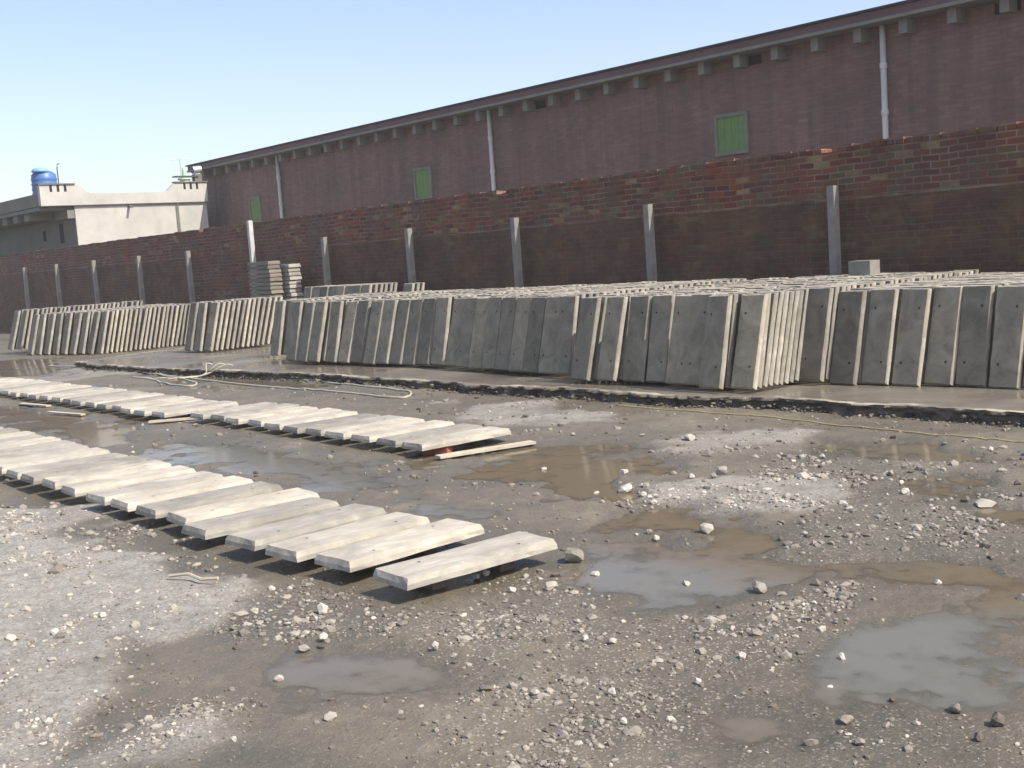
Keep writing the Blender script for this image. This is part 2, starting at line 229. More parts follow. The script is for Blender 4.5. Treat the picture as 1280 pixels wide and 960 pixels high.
def ground_material():
    m, t, b = mat('mud_and_gravel'); v = worldpos(t)
    pale, wet, dark, grav = attr(t, 'pale'), attr(t, 'wet'), attr(t, 'dark'), attr(t, 'grav')
    n1 = noise(t, v, .75, 9, .66, .6); n2 = noise(t, v, 9, 6, .7); n3 = noise(t, v, 55, 4, .7)
    c = ramp(t, n1, [(.30, (.098, .090, .066)), (.48, (.148, .130, .096)), (.62, (.185, .158, .115)), (.75, (.22, .20, .155))])
    c = mix(t, mth(t, 'MULTIPLY', ramp(t, n2, [(.35, g(1)), (.6, g(0))]), .5), c, (.112, .102, .078))
    c = mix(t, mth(t, 'MULTIPLY', dark, .5), c, (.080, .077, .058))
    vo = N(t, 'ShaderNodeTexVoronoi'); vo.inputs['Scale'].default_value = 75; vo.inputs['Randomness'].default_value = 1; L(t, v, vo.inputs['Vector'])
    cell = N(t, 'ShaderNodeSeparateColor'); L(t, vo.outputs['Color'], cell.inputs[0])
    peb = mth(t, 'MULTIPLY', mth(t, 'GREATER_THAN', cell.outputs[0], .62), mth(t, 'LESS_THAN', vo.outputs['Distance'], .45))
    pebc = mix(t, cell.outputs[1], (.16, .145, .125), (.42, .39, .34))
    gm = mth(t, 'ADD', mth(t, 'MULTIPLY', grav, .7), .18, clamp=True)
    c = mix(t, mth(t, 'MULTIPLY', peb, gm), c, pebc)
    pf = mth(t, 'MULTIPLY', pale, ramp(t, mth(t, 'ADD', mth(t, 'MULTIPLY', n2, .6), mth(t, 'MULTIPLY', n3, .4)), [(.38, g(.35)), (.58, g(1))]))
    pc = ramp(t, n3, [(.3, (.24, .225, .20)), (.7, (.38, .365, .33))])
    c = mix(t, pf, c, pc)
    wf = mth(t, 'MULTIPLY', wet, 1.0)
    c = mix(t, mth(t, 'MULTIPLY', wf, .45), c, mix(t, 1.0, c, (.55, .50, .43), 'MULTIPLY'))
    L(t, c, b.inputs['Base Color'])
    rg = mth(t, 'SUBTRACT', .86, mth(t, 'MULTIPLY', wf, mth(t, 'ADD', .28, mth(t, 'MULTIPLY', n2, .4))))
    L(t, rg, b.inputs['Roughness'])
    hh = mth(t, 'ADD', mth(t, 'MULTIPLY', n3, .7), mth(t, 'ADD', mth(t, 'MULTIPLY', n2, 1.2), mth(t, 'MULTIPLY', peb, mth(t, 'MULTIPLY', gm, .6))))
    bump(t, b, hh, .75, .016)
    return m
def water_material():
    m, t, b = mat('muddy_water'); v = worldpos(t)
    br = attr(t, 'brown')
    n = noise(t, v, 1.7, 5, .6, .5)
    f = mth(t, 'ADD', br, mth(t, 'MULTIPLY', mth(t, 'SUBTRACT', n, .5), .9), clamp=True)
    c = mix(t, f, (.140, .128, .098), (.16, .115, .068))
    L(t, c, b.inputs['Base Color']); b.inputs['Roughness'].default_value = .10; b.inputs['IOR'].default_value = 1.33
    bump(t, b, noise(t, v, 7, 3, .5), .06, .01)
    # shallow muddy water: the bed shows through where it is only millimetres deep
    dp = ramp(t, attr(t, 'depth'), [(.0, g(.22)), (.35, g(.80)), (.8, g(.96))])
    tr = N(t, 'ShaderNodeBsdfTransparent'); ms = N(t, 'ShaderNodeMixShader'); out = t.nodes['Material Output']
    L(t, dp, ms.inputs[0]); L(t, tr.outputs[0], ms.inputs[1]); L(t, b.outputs[0], ms.inputs[2]); L(t, ms.outputs[0], out.inputs['Surface'])
    return m
def terrace_material():
    m, t, b = mat('wet_terrace_mud'); v = worldpos(t)
    n1 = noise(t, v, 1.1, 6, .6, .5); n2 = noise(t, v, 12, 5, .7)
    c = ramp(t, n1, [(.3, (.125, .108, .085)), (.55, (.17, .15, .12)), (.75, (.27, .245, .20))])
    c = mix(t, mth(t, 'MULTIPLY', n2, .5), c, (.10, .088, .07))
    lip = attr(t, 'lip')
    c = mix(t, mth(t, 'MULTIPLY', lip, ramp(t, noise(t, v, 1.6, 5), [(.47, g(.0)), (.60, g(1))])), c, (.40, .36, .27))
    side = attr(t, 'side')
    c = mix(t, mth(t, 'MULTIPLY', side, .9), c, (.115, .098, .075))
    L(t, c, b.inputs['Base Color'])
    wet = ramp(t, noise(t, v, .7, 4, .5), [(.42, g(.10)), (.62, g(.55))])
    rr = mth(t, 'MAXIMUM', wet, mth(t, 'MAXIMUM', mth(t, 'MULTIPLY', lip, .8), mth(t, 'MULTIPLY', side, .85)))
    L(t, rr, b.inputs['Roughness'])
    bump(t, b, mth(t, 'ADD', mth(t, 'MULTIPLY', n2, mth(t, 'ADD', .10, side)), mth(t, 'MULTIPLY', noise(t, v, 60, 3), .04)), .5, .02)
    return m
def rock_material(name, use_attr, tone=.8):
    m, t, b = mat(name); v = worldpos(t)
    if use_attr: tn = attr(t, 'tone')
    else: tn = N(t, 'ShaderNodeAttribute', attribute_type='OBJECT', attribute_name='tone').outputs['Fac']
    c = ramp(t, tn, [(0, (.065, .057, .048)), (.35, (.13, .115, .095)), (.6, (.26, .235, .20)), (.85, (.42, .39, .33)), (1, (.55, .52, .46))])
    c = mix(t, mth(t, 'MULTIPLY', noise(t, v, 45, 5, .7), .5), c, mix(t, 1.0, c, (.6, .56, .5), 'MULTIPLY'))
    L(t, c, b.inputs['Base Color']); b.inputs['Roughness'].default_value = .85
    bump(t, b, noise(t, v, 90, 5, .7), .6, .006)
    return m

MAT = {}
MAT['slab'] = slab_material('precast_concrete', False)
MAT['slab_stuff'] = slab_material('precast_concrete_mass', True)
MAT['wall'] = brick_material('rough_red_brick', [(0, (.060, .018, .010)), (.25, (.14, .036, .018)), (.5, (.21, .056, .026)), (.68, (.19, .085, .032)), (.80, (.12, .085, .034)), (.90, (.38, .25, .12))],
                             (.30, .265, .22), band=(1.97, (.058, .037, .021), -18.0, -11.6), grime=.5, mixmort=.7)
MAT['mill'] = brick_material('weathered_mill_brick', [(0, (.215, .122, .098)), (.5, (.26, .152, .122)), (.9, (.295, .182, .148)), (1, (.34, .235, .19))],
                             (.25, .185, .155), grime=.3, mixmort=.4)
MAT['loose_brick'] = simple('fired_brick', (.26, .085, .055), (.36, .13, .085), 20, .9)
MAT['post'] = simple('grey_post_concrete', (.20, .19, .165), (.32, .30, .26), 7, .9, .5, .008)
MAT['post_pale'] = simple('pale_post_concrete', (.42, .42, .40), (.60, .60, .57), 7, .9)
MAT['beam'] = simple('eaves_concrete', (.19, .18, .15), (.26, .25, .215), 3, .9)
MAT['fascia'] = simple('fascia_paint', (.13, .075, .075), (.18, .105, .10), 1.5, .8)
MAT['felt'] = simple('roof_felt', (.025, .02, .035), (.04, .035, .05), 3, .8)
MAT['pvc'] = simple('old_white_pvc', (.60, .58, .50), (.72, .70, .62), 4, .5, .1)
MAT['green'] = simple('green_shutter_paint', (.12, .22, .05), (.17, .28, .075), 5, .6, .1)
MAT['hole'] = simple('dark_opening', (.012, .012, .012), (.02, .02, .02), 3, .95)
MAT['plaster'] = simple('cream_plaster', (.39, .38, .34), (.53, .515, .47), 1.3, .9, .2, .01)
MAT['plaster_shade'] = simple('shaded_cream_plaster', (.15, .148, .125), (.21, .20, .17), 1.1, .9)  # the cream plaster darkened in colour for the house's shaded front
MAT['trim'] = simple('grey_cement_trim', (.13, .125, .11), (.19, .18, .16), 5, .9)
MAT['blue'] = simple('blue_tank_plastic', (.04, .12, .32), (.07, .17, .40), 2, .45, .1)
MAT['bluelid'] = simple('blue_tank_lid', (.16, .36, .66), (.22, .42, .70), 2, .4, .1)
MAT['palegreen'] = simple('pale_green_metal', (.40, .55, .38), (.50, .64, .46), 3, .5, .1)
MAT['metal'] = simple('galvanised_metal', (.42, .42, .44), (.58, .58, .60), 4, .45, .1, metallic=.5)
MAT['darkmetal'] = simple('dark_metal', (.05, .05, .06), (.09, .09, .10), 4, .5, .1)
MAT['hose'] = simple('sun_bleached_hose', (.34, .32, .24), (.48, .45, .35), 5, .55, .1)
MAT['rope'] = simple('yellow_rope', (.30, .235, .10), (.38, .30, .14), 8, .8, .3)
MAT['wood'] = simple('weathered_board', (.38, .33, .25), (.52, .46, .36), 9, .85, .5, .004)
MAT['batten'] = simple('dark_batten_timber', (.10, .08, .06), (.16, .13, .10), 9, .85)
MAT['ground'] = ground_material(); MAT['water'] = water_material(); MAT['terrace'] = terrace_material()
MAT['rock'] = rock_material('limestone_rock', False); MAT['gravel'] = rock_material('loose_gravel', True)
MAT['roofslab'] = simple('roof_sheet', (.16, .11, .10), (.22, .16, .15), 2, .9)

# ------------------------------------------------------------------ mesh helpers
def link(o, parent=None):
    COL.objects.link(o)
    if parent is not None: o.parent = parent
    return o
def mesh_obj(name, bm, m, parent=None, loc=(0, 0, 0), bevel=0, smooth=False):
    if bevel:
        bmesh.ops.bevel(bm, geom=[e for e in bm.edges if e.calc_face_angle(0) > .5], offset=bevel, segments=1, affect='EDGES', profile=.5)
    me = bpy.data.meshes.new(name); bm.to_mesh(me); bm.free()
    me.materials.append(m)
    if smooth: me.polygons.foreach_set('use_smooth', [True] * len(me.polygons))
    o = bpy.data.objects.new(name, me); o.location = loc
    return link(o, parent)
def box(bm, x0, x1, y0, y1, z0, z1):
    vs = [bm.verts.new(p) for p in ((x0, y0, z0), (x1, y0, z0), (x1, y1, z0), (x0, y1, z0), (x0, y0, z1), (x1, y0, z1), (x1, y1, z1), (x0, y1, z1))]
    for f in ((0, 3, 2, 1), (4, 5, 6, 7), (0, 1, 5, 4), (1, 2, 6, 5), (2, 3, 7, 6), (3, 0, 4, 7)): bm.faces.new([vs[i] for i in f])
    return vs
def tube(bm, pts, r, seg=8, caps=True):
    pts = [Vector(p) for p in pts]; rings = []
    for i, p in enumerate(pts):
        a = pts[max(i - 1, 0)]; b = pts[min(i + 1, len(pts) - 1)]; d = (b - a).normalized()
        u = d.cross(Vector((0, 0, 1)));
        if u.length < .1: u = d.cross(Vector((0, 1, 0)))
        u.normalize(); v = u.cross(d)
        rings.append([bm.verts.new(p + (u * math.cos(2 * math.pi * k / seg) + v * math.sin(2 * math.pi * k / seg)) * r) for k in range(seg)])
    for a, b in zip(rings, rings[1:]):
        for k in range(seg): bm.faces.new((a[k], a[(k + 1) % seg], b[(k + 1) % seg], b[k]))
    if caps: bm.faces.new(rings[0][::-1]); bm.faces.new(rings[-1])
def lathe(bm, prof, seg=24, c=(0, 0, 0)):
    rings = [[bm.verts.new((c[0] + r * math.cos(2 * math.pi * k / seg), c[1] + r * math.sin(2 * math.pi * k / seg), c[2] + z)) for k in range(seg)] for r, z in prof]
    for a, b in zip(rings, rings[1:]):
        for k in range(seg): bm.faces.new((a[k], a[(k + 1) % seg], b[(k + 1) % seg], b[k]))
    bm.faces.new(rings[0][::-1]); bm.faces.new(rings[-1])
def prism(bm, poly, axis, a, b):
    """poly of 2-D points extruded along axis ('x': points are (y, z); 'z': (x, y); 'y': (x, z))"""
    def P3(p, s): return (s, p[0], p[1]) if axis == 'x' else ((p[0], p[1], s) if axis == 'z' else (p[0], s, p[1]))
    A = [bm.verts.new(P3(p, a)) for p in poly]; B = [bm.verts.new(P3(p, b)) for p in poly]
    n = len(poly)
    for i in range(n): bm.faces.new((A[i], A[(i + 1) % n], B[(i + 1) % n], B[i]))
    bm.faces.new(A[::-1]); bm.faces.new(B)
    bmesh.ops.recalc_face_normals(bm, faces=bm.faces[:])
def tag(o, label=None, cat=None, group=None, kind=None):
    if label: o['label'] = label
    if cat: o['category'] = cat
    if group: o['group'] = group
    if kind: o['kind'] = kind
    return o
def empty(name, loc, label, cat, group=None):
    o = bpy.data.objects.new(name, None); o.location = loc; o.empty_display_size = .2; link(o)
    return tag(o, label, cat, group)
def part(name, bm, m, parent, bevel=0, smooth=False):
    """mesh given in world coordinates, parented under a thing whose origin is not the world's"""
    bmesh.ops.translate(bm, verts=bm.verts[:], vec=-Vector(parent.location) if parent.parent is None else -(Vector(parent.location) + Vector(parent.parent.location)))
    return mesh_obj(name, bm, m, parent, bevel=bevel, smooth=smooth)
def np_mesh(name, co, faces, m, attrs=None, smooth=False):
    """co (n,3); faces (k,3|4) int array"""
    me = bpy.data.meshes.new(name); nv = len(co); nf, k = faces.shape
    me.vertices.add(nv); me.vertices.foreach_set('co', np.ascontiguousarray(co, dtype=np.float32).ravel())
    me.loops.add(nf * k); me.loops.foreach_set('vertex_index', faces.astype(np.int32).ravel())
    me.polygons.add(nf); me.polygons.foreach_set('loop_start', np.arange(0, nf * k, k, dtype=np.int32))
    me.polygons.foreach_set('loop_total', np.full(nf, k, dtype=np.int32))
    me.polygons.foreach_set('use_smooth', np.full(nf, smooth))
    me.update(calc_edges=True); me.validate()
    for an, av in (attrs or {}).items():
        a = me.attributes.new(an, 'FLOAT', 'POINT'); a.data.foreach_set('value', np.ascontiguousarray(av, dtype=np.float32))
    me.materials.append(m)
    o = bpy.data.objects.new(name, me); link(o); return o

# ------------------------------------------------------------------ ground (one sheet to the horizon), puddles
def build_ground():
    t0, t1 = math.radians(95), math.radians(182)   # directions the camera sees (from +X, counter-clockwise)
    # fine sector covers everything in view; the rest of the circle is coarser
    fine = np.linspace(t0, t1, 900)
    rest = np.linspace(t1, t0 + 2 * math.pi, 90)[1:]
    th = np.concatenate([fine, rest])               # last equals first direction
    rad = np.concatenate([np.linspace(.05, 1.6, 8)[:-1], np.geomspace(1.6, 40, 620), np.geomspace(42, 1500, 26)])
    T, Rr = np.meshgrid(th[:-1], rad, indexing='xy')
    x = Rr * np.cos(T); y = Rr * np.sin(T)
    h, pd, br, dry = ground_fields(x, y)
    far = sstep(40, 60, Rr); h = h * (1 - far) + far * -.02
    under = (y > ledge_y(x) + .1) & (y < 14) & (x > -22.3) & (x < 5.5)
    h = np.where(under, np.minimum(h, .02), h)
    nT = len(th) - 1; nR = len(rad)
    co = np.stack([x.ravel(), y.ravel(), h.ravel()], 1)
    co = np.vstack([co, [[0, 0, h[0].mean()]]])
    i = np.arange(nR - 1)[:, None]; j = np.arange(nT)[None, :]; jn = (j + 1) % nT
    F = np.stack([i * nT + j, (i + 1) * nT + j, (i + 1) * nT + jn, i * nT + jn], -1).reshape(-1, 4)
    gx, gy = x.ravel(), y.ravel()
    wet = sstep(.035, .002, h).ravel(); pale = dry.ravel() * (1 - .6 * wet)
    dark = area_mask(gx, gy, DARKS, .2, .5, 31); grav = area_mask(gx, gy, GRAVELS, .2, .5, 33)
    z1 = lambda a: np.append(a, 0)
    # fill the tiny centre with quads collapsed onto the centre vertex's ring: leave a disc as triangles
    me_o = np_mesh('ground', co, F, MAT['ground'], dict(pale=z1(pale), wet=z1(wet), dark=z1(dark), grav=z1(grav)), smooth=True)
    bm = bmesh.new(); bm.from_mesh(me_o.data); bm.verts.ensure_lookup_table(); c = bm.verts[len(co) - 1]
    for k in range(nT): bm.faces.new((c, bm.verts[k], bm.verts[(k + 1) % nT]))
    bm.to_mesh(me_o.data); bm.free()
    tag(me_o, kind='structure')
    # standing water: level sheet wherever the ground dips below it
    low = (h.ravel() < .006) & (Rr.ravel() < 38) & ~under.ravel()
    keep = low[F].any(1); Fw = F[keep]; used, inv = np.unique(Fw, return_inverse=True)
    wc = co[used].copy(); wc[:, 2] = 0.0
    wo = np_mesh('puddle_water', wc, inv.reshape(-1, 4), MAT['water'], dict(brown=z1(br.ravel() * .62)[used], depth=np.clip(-z1(h.ravel())[used] / .016, 0, 1)), smooth=True)
    tag(wo, kind='structure')
build_ground()

# ------------------------------------------------------------------ earth terrace the stacks stand on, with a broken front edge
def build_terrace():
    xs = np.arange(-22.75, 5.6, .022); nx = len(xs)
    front = ledge_y(xs) + .05 * fbm(xs * 6, xs * 0 + 5, 4, 77) - .02
    front = np.where(xs < -22.1, front + (-22.1 - xs) * 2.4, front)
    zs = np.array([-.06, .0, .025, .05, .07, .09, .105]); ns = len(zs)
    v = np.concatenate([np.zeros(ns), [.008, .03, .055], np.geomspace(.09, 6.2, 50)]); nv = len(v)
    X = np.repeat(xs[:, None], nv, 1); Y = front[:, None] + v[None, :]
    Y = np.minimum(Y, 13.02)
    Z = .116 + .006 * fbm(X * 1.2, Y * 1.2, 4, 70) + .010 * fbm(X * 9, Y * 9, 3, 73) * np.exp(-v[None, :] * 4)
    for k in range(ns):
        Z[:, k] = zs[k] + (.012 * fbm(xs * 14, xs * 0 + k * .7, 3, 81) if k > 1 else 0)
        und = fbm(xs * 7, xs * 0 + zs[k] * 22, 4, 44)
        Y[:, k] = front + .07 * und + (.03 if k in (2, 3, 4) else 0) - (.05 * sstep(.03, -.02, zs[k]) * (fbm(xs * 2.2, xs * 0, 3, 15) > 0))
    co = np.stack([X.ravel(), Y.ravel(), Z.ravel()], 1)
    i = np.arange(nx - 1)[:, None]; j = np.arange(nv - 1)[None, :]
    F = np.stack([i * nv + j, (i + 1) * nv + j, (i + 1) * nv + j + 1, i * nv + j + 1], -1).reshape(-1, 4)
    side = np.zeros((nx, nv)); side[:, :ns] = 1
    lip = np.zeros((nx, nv)); lip[:, ns:ns + 3] = 1; lip[:, ns + 3] = .4
    left = sstep(-22.2, -22.7, X); lip = np.maximum(lip, left * (Z > .1))
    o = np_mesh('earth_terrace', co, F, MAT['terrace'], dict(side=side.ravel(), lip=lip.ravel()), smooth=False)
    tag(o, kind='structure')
build_terrace()

# ------------------------------------------------------------------ boundary wall
WY = 13.0
def build_wall():
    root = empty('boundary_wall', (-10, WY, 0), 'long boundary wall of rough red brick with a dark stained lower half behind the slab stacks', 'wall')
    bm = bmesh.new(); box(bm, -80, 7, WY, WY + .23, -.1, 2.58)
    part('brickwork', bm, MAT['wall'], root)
    bm = bmesh.new(); x = -80
    while x < 7:
        wdt = .225 + random.uniform(-.012, .012); hh = random.uniform(.055, .078)
        if random.random() > .03:
            dy = random.uniform(-.012, .012)
            box(bm, x, x + wdt, WY + dy - .004, WY + .226 + dy, 2.581, 2.581 + hh)
        x += wdt + .012
    part('top_course', bm, MAT['wall'], root)
build_wall()

POST_X = [-5.9, -9.02, -12.19, -15.24, -18.31, -21.35, -27.8, -30.9, -34.1, -37.25, -40.3]
NAMES = ['', 'second', 'third', 'fourth', 'fifth', 'sixth', 'seventh', 'eighth', 'ninth', 'tenth']
def build_posts():
    bm = bmesh.new(); box(bm, -.052, .052, -.052, .052, 0, 2.05)
    first = mesh_obj('concrete_post', bm, MAT['post'], bevel=.008)
    vis = 0
    for i, x in enumerate(POST_X[1:]):
        o = first if i == 0 else link(first.copy())
        o.location = (x, WY - .18, .1); o.rotation_euler = (random.uniform(-.012, .012), random.uniform(-.012, .012), random.uniform(-.05, .05))
        which = 'rightmost' if i == 0 else NAMES[i] + ' from the right'
        tag(o, 'dull grey concrete post at the brick wall, ' + which, 'post', 'grey concrete posts along the brick wall')
    bm = bmesh.new(); box(bm, -.05, .05, -.05, .05, 0, 2.58)
    p = mesh_obj('concrete_post', bm, MAT['post_pale'], loc=(-24.45, WY - .2, .1), bevel=.008)
    tag(p, 'pale tall post reaching the wall top directly behind the flat slab pile', 'post')
build_posts()

# ------------------------------------------------------------------ long brick mill behind
def build_mill():
    Y = 20.0; X0, X1 = -41.7, 8.0
    root = empty('mill_building', (-16, Y, 0), 'long brown brick building with beam ends under its eaves rising behind the boundary wall', 'building')
    bm = bmesh.new(); box(bm, X0, X1, Y, Y + 12, -.1, 5.28); part('brick_wall', bm, MAT['mill'], root)
    bm = bmesh.new(); box(bm, X0 - .05, X1, Y - .50, Y + 12.2, 5.285, 5.345); part('eaves_slab', bm, MAT['beam'], root)
    bm = bmesh.new(); box(bm, X0 - .04, X1, Y - .46, Y + 12.15, 5.348, 5.50); rf = part('roof', bm, MAT['fascia'], root)
    bm = bmesh.new(); box(bm, X0 - .1, X1, Y - .52, Y + 12.2, 5.503, 5.545)
    part('felt_edge', bm, MAT['felt'], rf)
    x = -9.55; k = 0
    x = -1.75 + .955 * 8
    first = None
    while x > X0 + .3:
        if first is None:
            bm = bmesh.new(); box(bm, -.085, .085, -.29, .01, 5.03, 5.283)
            first = mesh_obj('beam_end', bm, MAT['beam'], root, bevel=.01)
            o = first
        else:
            o = link(first.copy()); o.parent = root
        o.location = (x + 16, 0, 0)
        x -= .955
    for px in (-1.1, -12.8, -24.44, -35.72):
        bm = bmesh.new(); tube(bm, [(px, Y - .09, .3), (px, Y - .09, 5.28)], .055, 12)
        dp = part('downpipe', bm, MAT['pvc'], root, smooth=True)
        for z in (3.7, 4.55, 2.6):
            bm = bmesh.new(); lathe(bm, [(.066, -.05), (.068, 0), (.066, .05)], 12, (px, Y - .09, z)); part('pipe_collar', bm, MAT['pvc'], dp)
    for x0, x1, z0, z1 in ((-16.88, -16.13, 3.38, 4.10), (-28.0, -27.3, 3.30, 4.04), (-37.95, -37.3, 3.24, 4.0)):
        bm = bmesh.new(); t = .07
        for q in ((x0 - t, x0, z0 - t, z1 + t), (x1, x1 + t, z0 - t, z1 + t), (x0, x1, z1, z1 + t), (x0, x1, z0 - t, z0)):
            box(bm, q[0], q[1], Y - .05, Y + .02, q[2], q[3])
        wd = part('window', bm, MAT['beam'], root)
        bm = bmesh.new(); n = 4; wx = (x1 - x0) / n
        for i in range(n): box(bm, x0 + i * wx + .004, x0 + (i + 1) * wx - .004, Y - .022, Y - .002, z0, z1)
        part('shutter', bm, MAT['green'], wd)
    for x0, x1 in ((-16.05, -15.66), (-22.7, -22.32), (-33.0, -32.6), (-10.66, -10.2)):
        bm = bmesh.new(); box(bm, x0, x1, Y - .012, Y + .3, 5.06, 5.25); part('vent_opening', bm, MAT['hole'], root)
build_mill()

# ------------------------------------------------------------------ white house at the left
def build_house():
    XF = -39.76
    root = empty('white_house', (-45, 16.5, 0), 'cream plastered flat-roofed house with stepped parapet at the left end of the brick wall', 'house')
    bm = bmesh.new(); box(bm, -54, XF, 14.5, 19.2, -.1, 4.06); part('wall', bm, MAT['plaster'], root)
    bm = bmesh.new(); box(bm, -54, XF - .012, 14.49, 14.5 - .0015, .0, 4.05); part('front_shade_sheet', bm, MAT['plaster_shade'], root)  # thin sheet over the front wall carrying its painted shade
    # parapet, side facing the yard: outline in (y, z)
    out = [(13.4, 4.09), (19.25, 4.09), (19.25, 4.76), (18.1, 4.76)]
    out += [(18.1 - .42 * s, 4.76 - .30 * (1 - math.cos(s * math.pi)) / 2 * 1.0) for s in (0, .25, .5, .75, 1)][1:]
    out += [(17.0, 4.445), (16.2, 4.44), (15.5, 4.45)]
    out += [(15.05 - .42 * s, 4.46 + .29 * (1 - math.cos(s * math.pi)) / 2) for s in (0, .25, .5, .75, 1)]
    out += [(14.5, 4.76), (13.4, 4.76)]
    bm = bmesh.new(); prism(bm, out, 'x', XF - .16, XF + .06); par = part('parapet', bm, MAT['plaster'], root)
    for y0, y1 in ((13.37, 14.56), (18.06, 19.28)):
        bm = bmesh.new(); box(bm, XF - .2, XF + .10, y0, y1, 4.762, 4.80); part('coping', bm, MAT['trim'], par)
    for c0 in (13.72, 18.36):
        for k in range(3):
            bm = bmesh.new(); y0 = c0 + k * .235; box(bm, XF + .0, XF + .0625, y0, y0 + .085, 4.53, 4.752); part('slot', bm, MAT['hole'], par)
    bm = bmesh.new(); box(bm, XF - .16, XF + .085, 13.38, 19.26, 4.068, 4.088); part('cornice_shadow_strip', bm, MAT['trim'], par)  # dark strip standing in for the shadow line under the cornice
    # front parapet and the cantilevered roof slab under it
    bm = bmesh.new(); box(bm, -54, XF - .162, 13.4, 13.6, 4.09, 4.50); part('parapet', bm, MAT['plaster_shade'], root)
    bm = bmesh.new(); box(bm, XF - .30, XF - .162, 13.41, 13.59, 4.502, 4.75); part('parapet', bm, MAT['plaster_shade'], root)
    bm = bmesh.new(); box(bm, -54, XF - .17, 13.41, 14.488, 3.95, 4.066); part('roof_slab', bm, MAT['plaster_shade'], root)
    bm = bmesh.new(); box(bm, -54, XF - .2, 13.6, 19.1, 4.092, 4.12); part('roof', bm, MAT['plaster_shade'], root)
    for k in range(9):
        x = -41.55 - k * 1.2
        bm = bmesh.new(); box(bm, x - .25, x + .25, 13.5, 14.486, 3.70, 3.948); part('beam_end', bm, MAT['plaster_shade'], root)
    bm = bmesh.new(); box(bm, -41.05, XF - .03, 14.25, 14.486, 3.66, 3.948); part('lintel', bm, MAT['plaster_shade'], root)
    for x0, x1, z0, z1 in ((-43.0, -42.75, 3.05, 3.4), (-41.3, -41.0, 2.9, 3.55)):
        bm = bmesh.new(); box(bm, x0, x1, 14.46, 14.487, z0, z1); part('window', bm, MAT['hole'], root)
    bm = bmesh.new(); tube(bm, [(XF + .09, 18.07, 2.0), (XF + .09, 18.07, 4.06)], .028, 8); part('downpipe', bm, MAT['trim'], root)
    bm = bmesh.new(); tube(bm, [(XF - .02, 16.35, 4.02), (XF + .28, 16.35, 3.96)], .045, 8); part('water_spout', bm, MAT['trim'], root)
    # roof tank
    tk = empty('water_tank', (-44.0, 15.05, 4.12), 'blue plastic water tank with a lighter lid on the cream house roof', 'water tank')
    bm = bmesh.new(); prof = [(.36, 0), (.42, .05)]
    for i in range(7): prof += [(.43, .1 + i * .17), (.455, .15 + i * .17), (.43, .2 + i * .17)]
    prof += [(.42, 1.34), (.30, 1.44), (.22, 1.47)]
    lathe(bm, prof, 28); mesh_obj('tank_body', bm, MAT['blue'], tk, smooth=True)
    bm = bmesh.new(); lathe(bm, [(.27, 1.43), (.29, 1.45), (.29, 1.50), (.24, 1.56), (.10, 1.60)], 24, (.14, -.16, -.02)); ld = mesh_obj('lid', bm, MAT['bluelid'], tk, smooth=True)
    pp = bmesh.new(); tube(pp, [(-44.0, 15.56, 4.1), (-44.0, 15.56, 5.72), (-44.0, 15.58, 5.83), (-44.0, 15.66, 5.86)], .022, 8)
    o = mesh_obj('vent_pipe', pp, MAT['darkmetal']); tag(o, 'thin dark pipe with bent top standing beside the blue tank', 'pipe')
    # antenna and the small things beside it
    an = empty('tv_antenna', (-40.1, 18.5, 4.12), 'thin television antenna with an arrow-shaped boom above the parapet', 'antenna')
    bm = bmesh.new(); tube(bm, [(0, 0, 0), (0, 0, 1.50)], .012, 6); mesh_obj('mast', bm, MAT['metal'], an)
    bm = bmesh.new(); tube(bm, [(0, -.30, 1.47), (0, .38, 1.50)], .011, 6)
    for k in range(6): tube(bm, [(-.16 + k * .015, -.25 + k * .11, 1.475 + k * .005), (.16 - k * .015, -.25 + k * .11, 1.475 + k * .005)], .006, 5)
    tube(bm, [(0, -.32, 1.47), (0, -.18, 1.51)], .02, 6); mesh_obj('boom', bm, MAT['metal'], an)
    gp = empty('pump_stand', (-40.1, 18.62, 4.12), 'pale green metal pump stand with a dark cross plate on the parapet corner', 'pump')
    bm = bmesh.new(); lathe(bm, [(.20, 0), (.20, .70), (.17, .76)], 16); lathe(bm, [(.24, .77), (.24, .82)], 16); mesh_obj('pump_base', bm, MAT['palegreen'], gp)
    bm = bmesh.new(); lathe(bm, [(.07, .9), (.07, 1.12), (.05, 1.2)], 12); mesh_obj('pump_column', bm, MAT['palegreen'], gp)
    bm = bmesh.new(); box(bm, -.16, .16, -.40, .46, .86, .90); mesh_obj('cross_plate', bm, MAT['darkmetal'], gp)
    dr = empty('roof_drum', (-40.1, 19.08, 4.12), 'small silver drum with a dark mouth on a post at the parapet end', 'drum')
    bm = bmesh.new(); tube(bm, [(0, -.13, 1.10), (0, .17, 1.13)], .13, 18); mesh_obj('drum_body', bm, MAT['metal'], dr)
    bm = bmesh.new(); tube(bm, [(0, -.15, 1.10), (0, -.131, 1.10)], .115, 18); mesh_obj('drum_mouth', bm, MAT['darkmetal'], dr)
    bm = bmesh.new(); box(bm, -.12, .12, -.12, .14, 0, .96); mesh_obj('drum_support', bm, MAT['trim'], dr)
build_house()

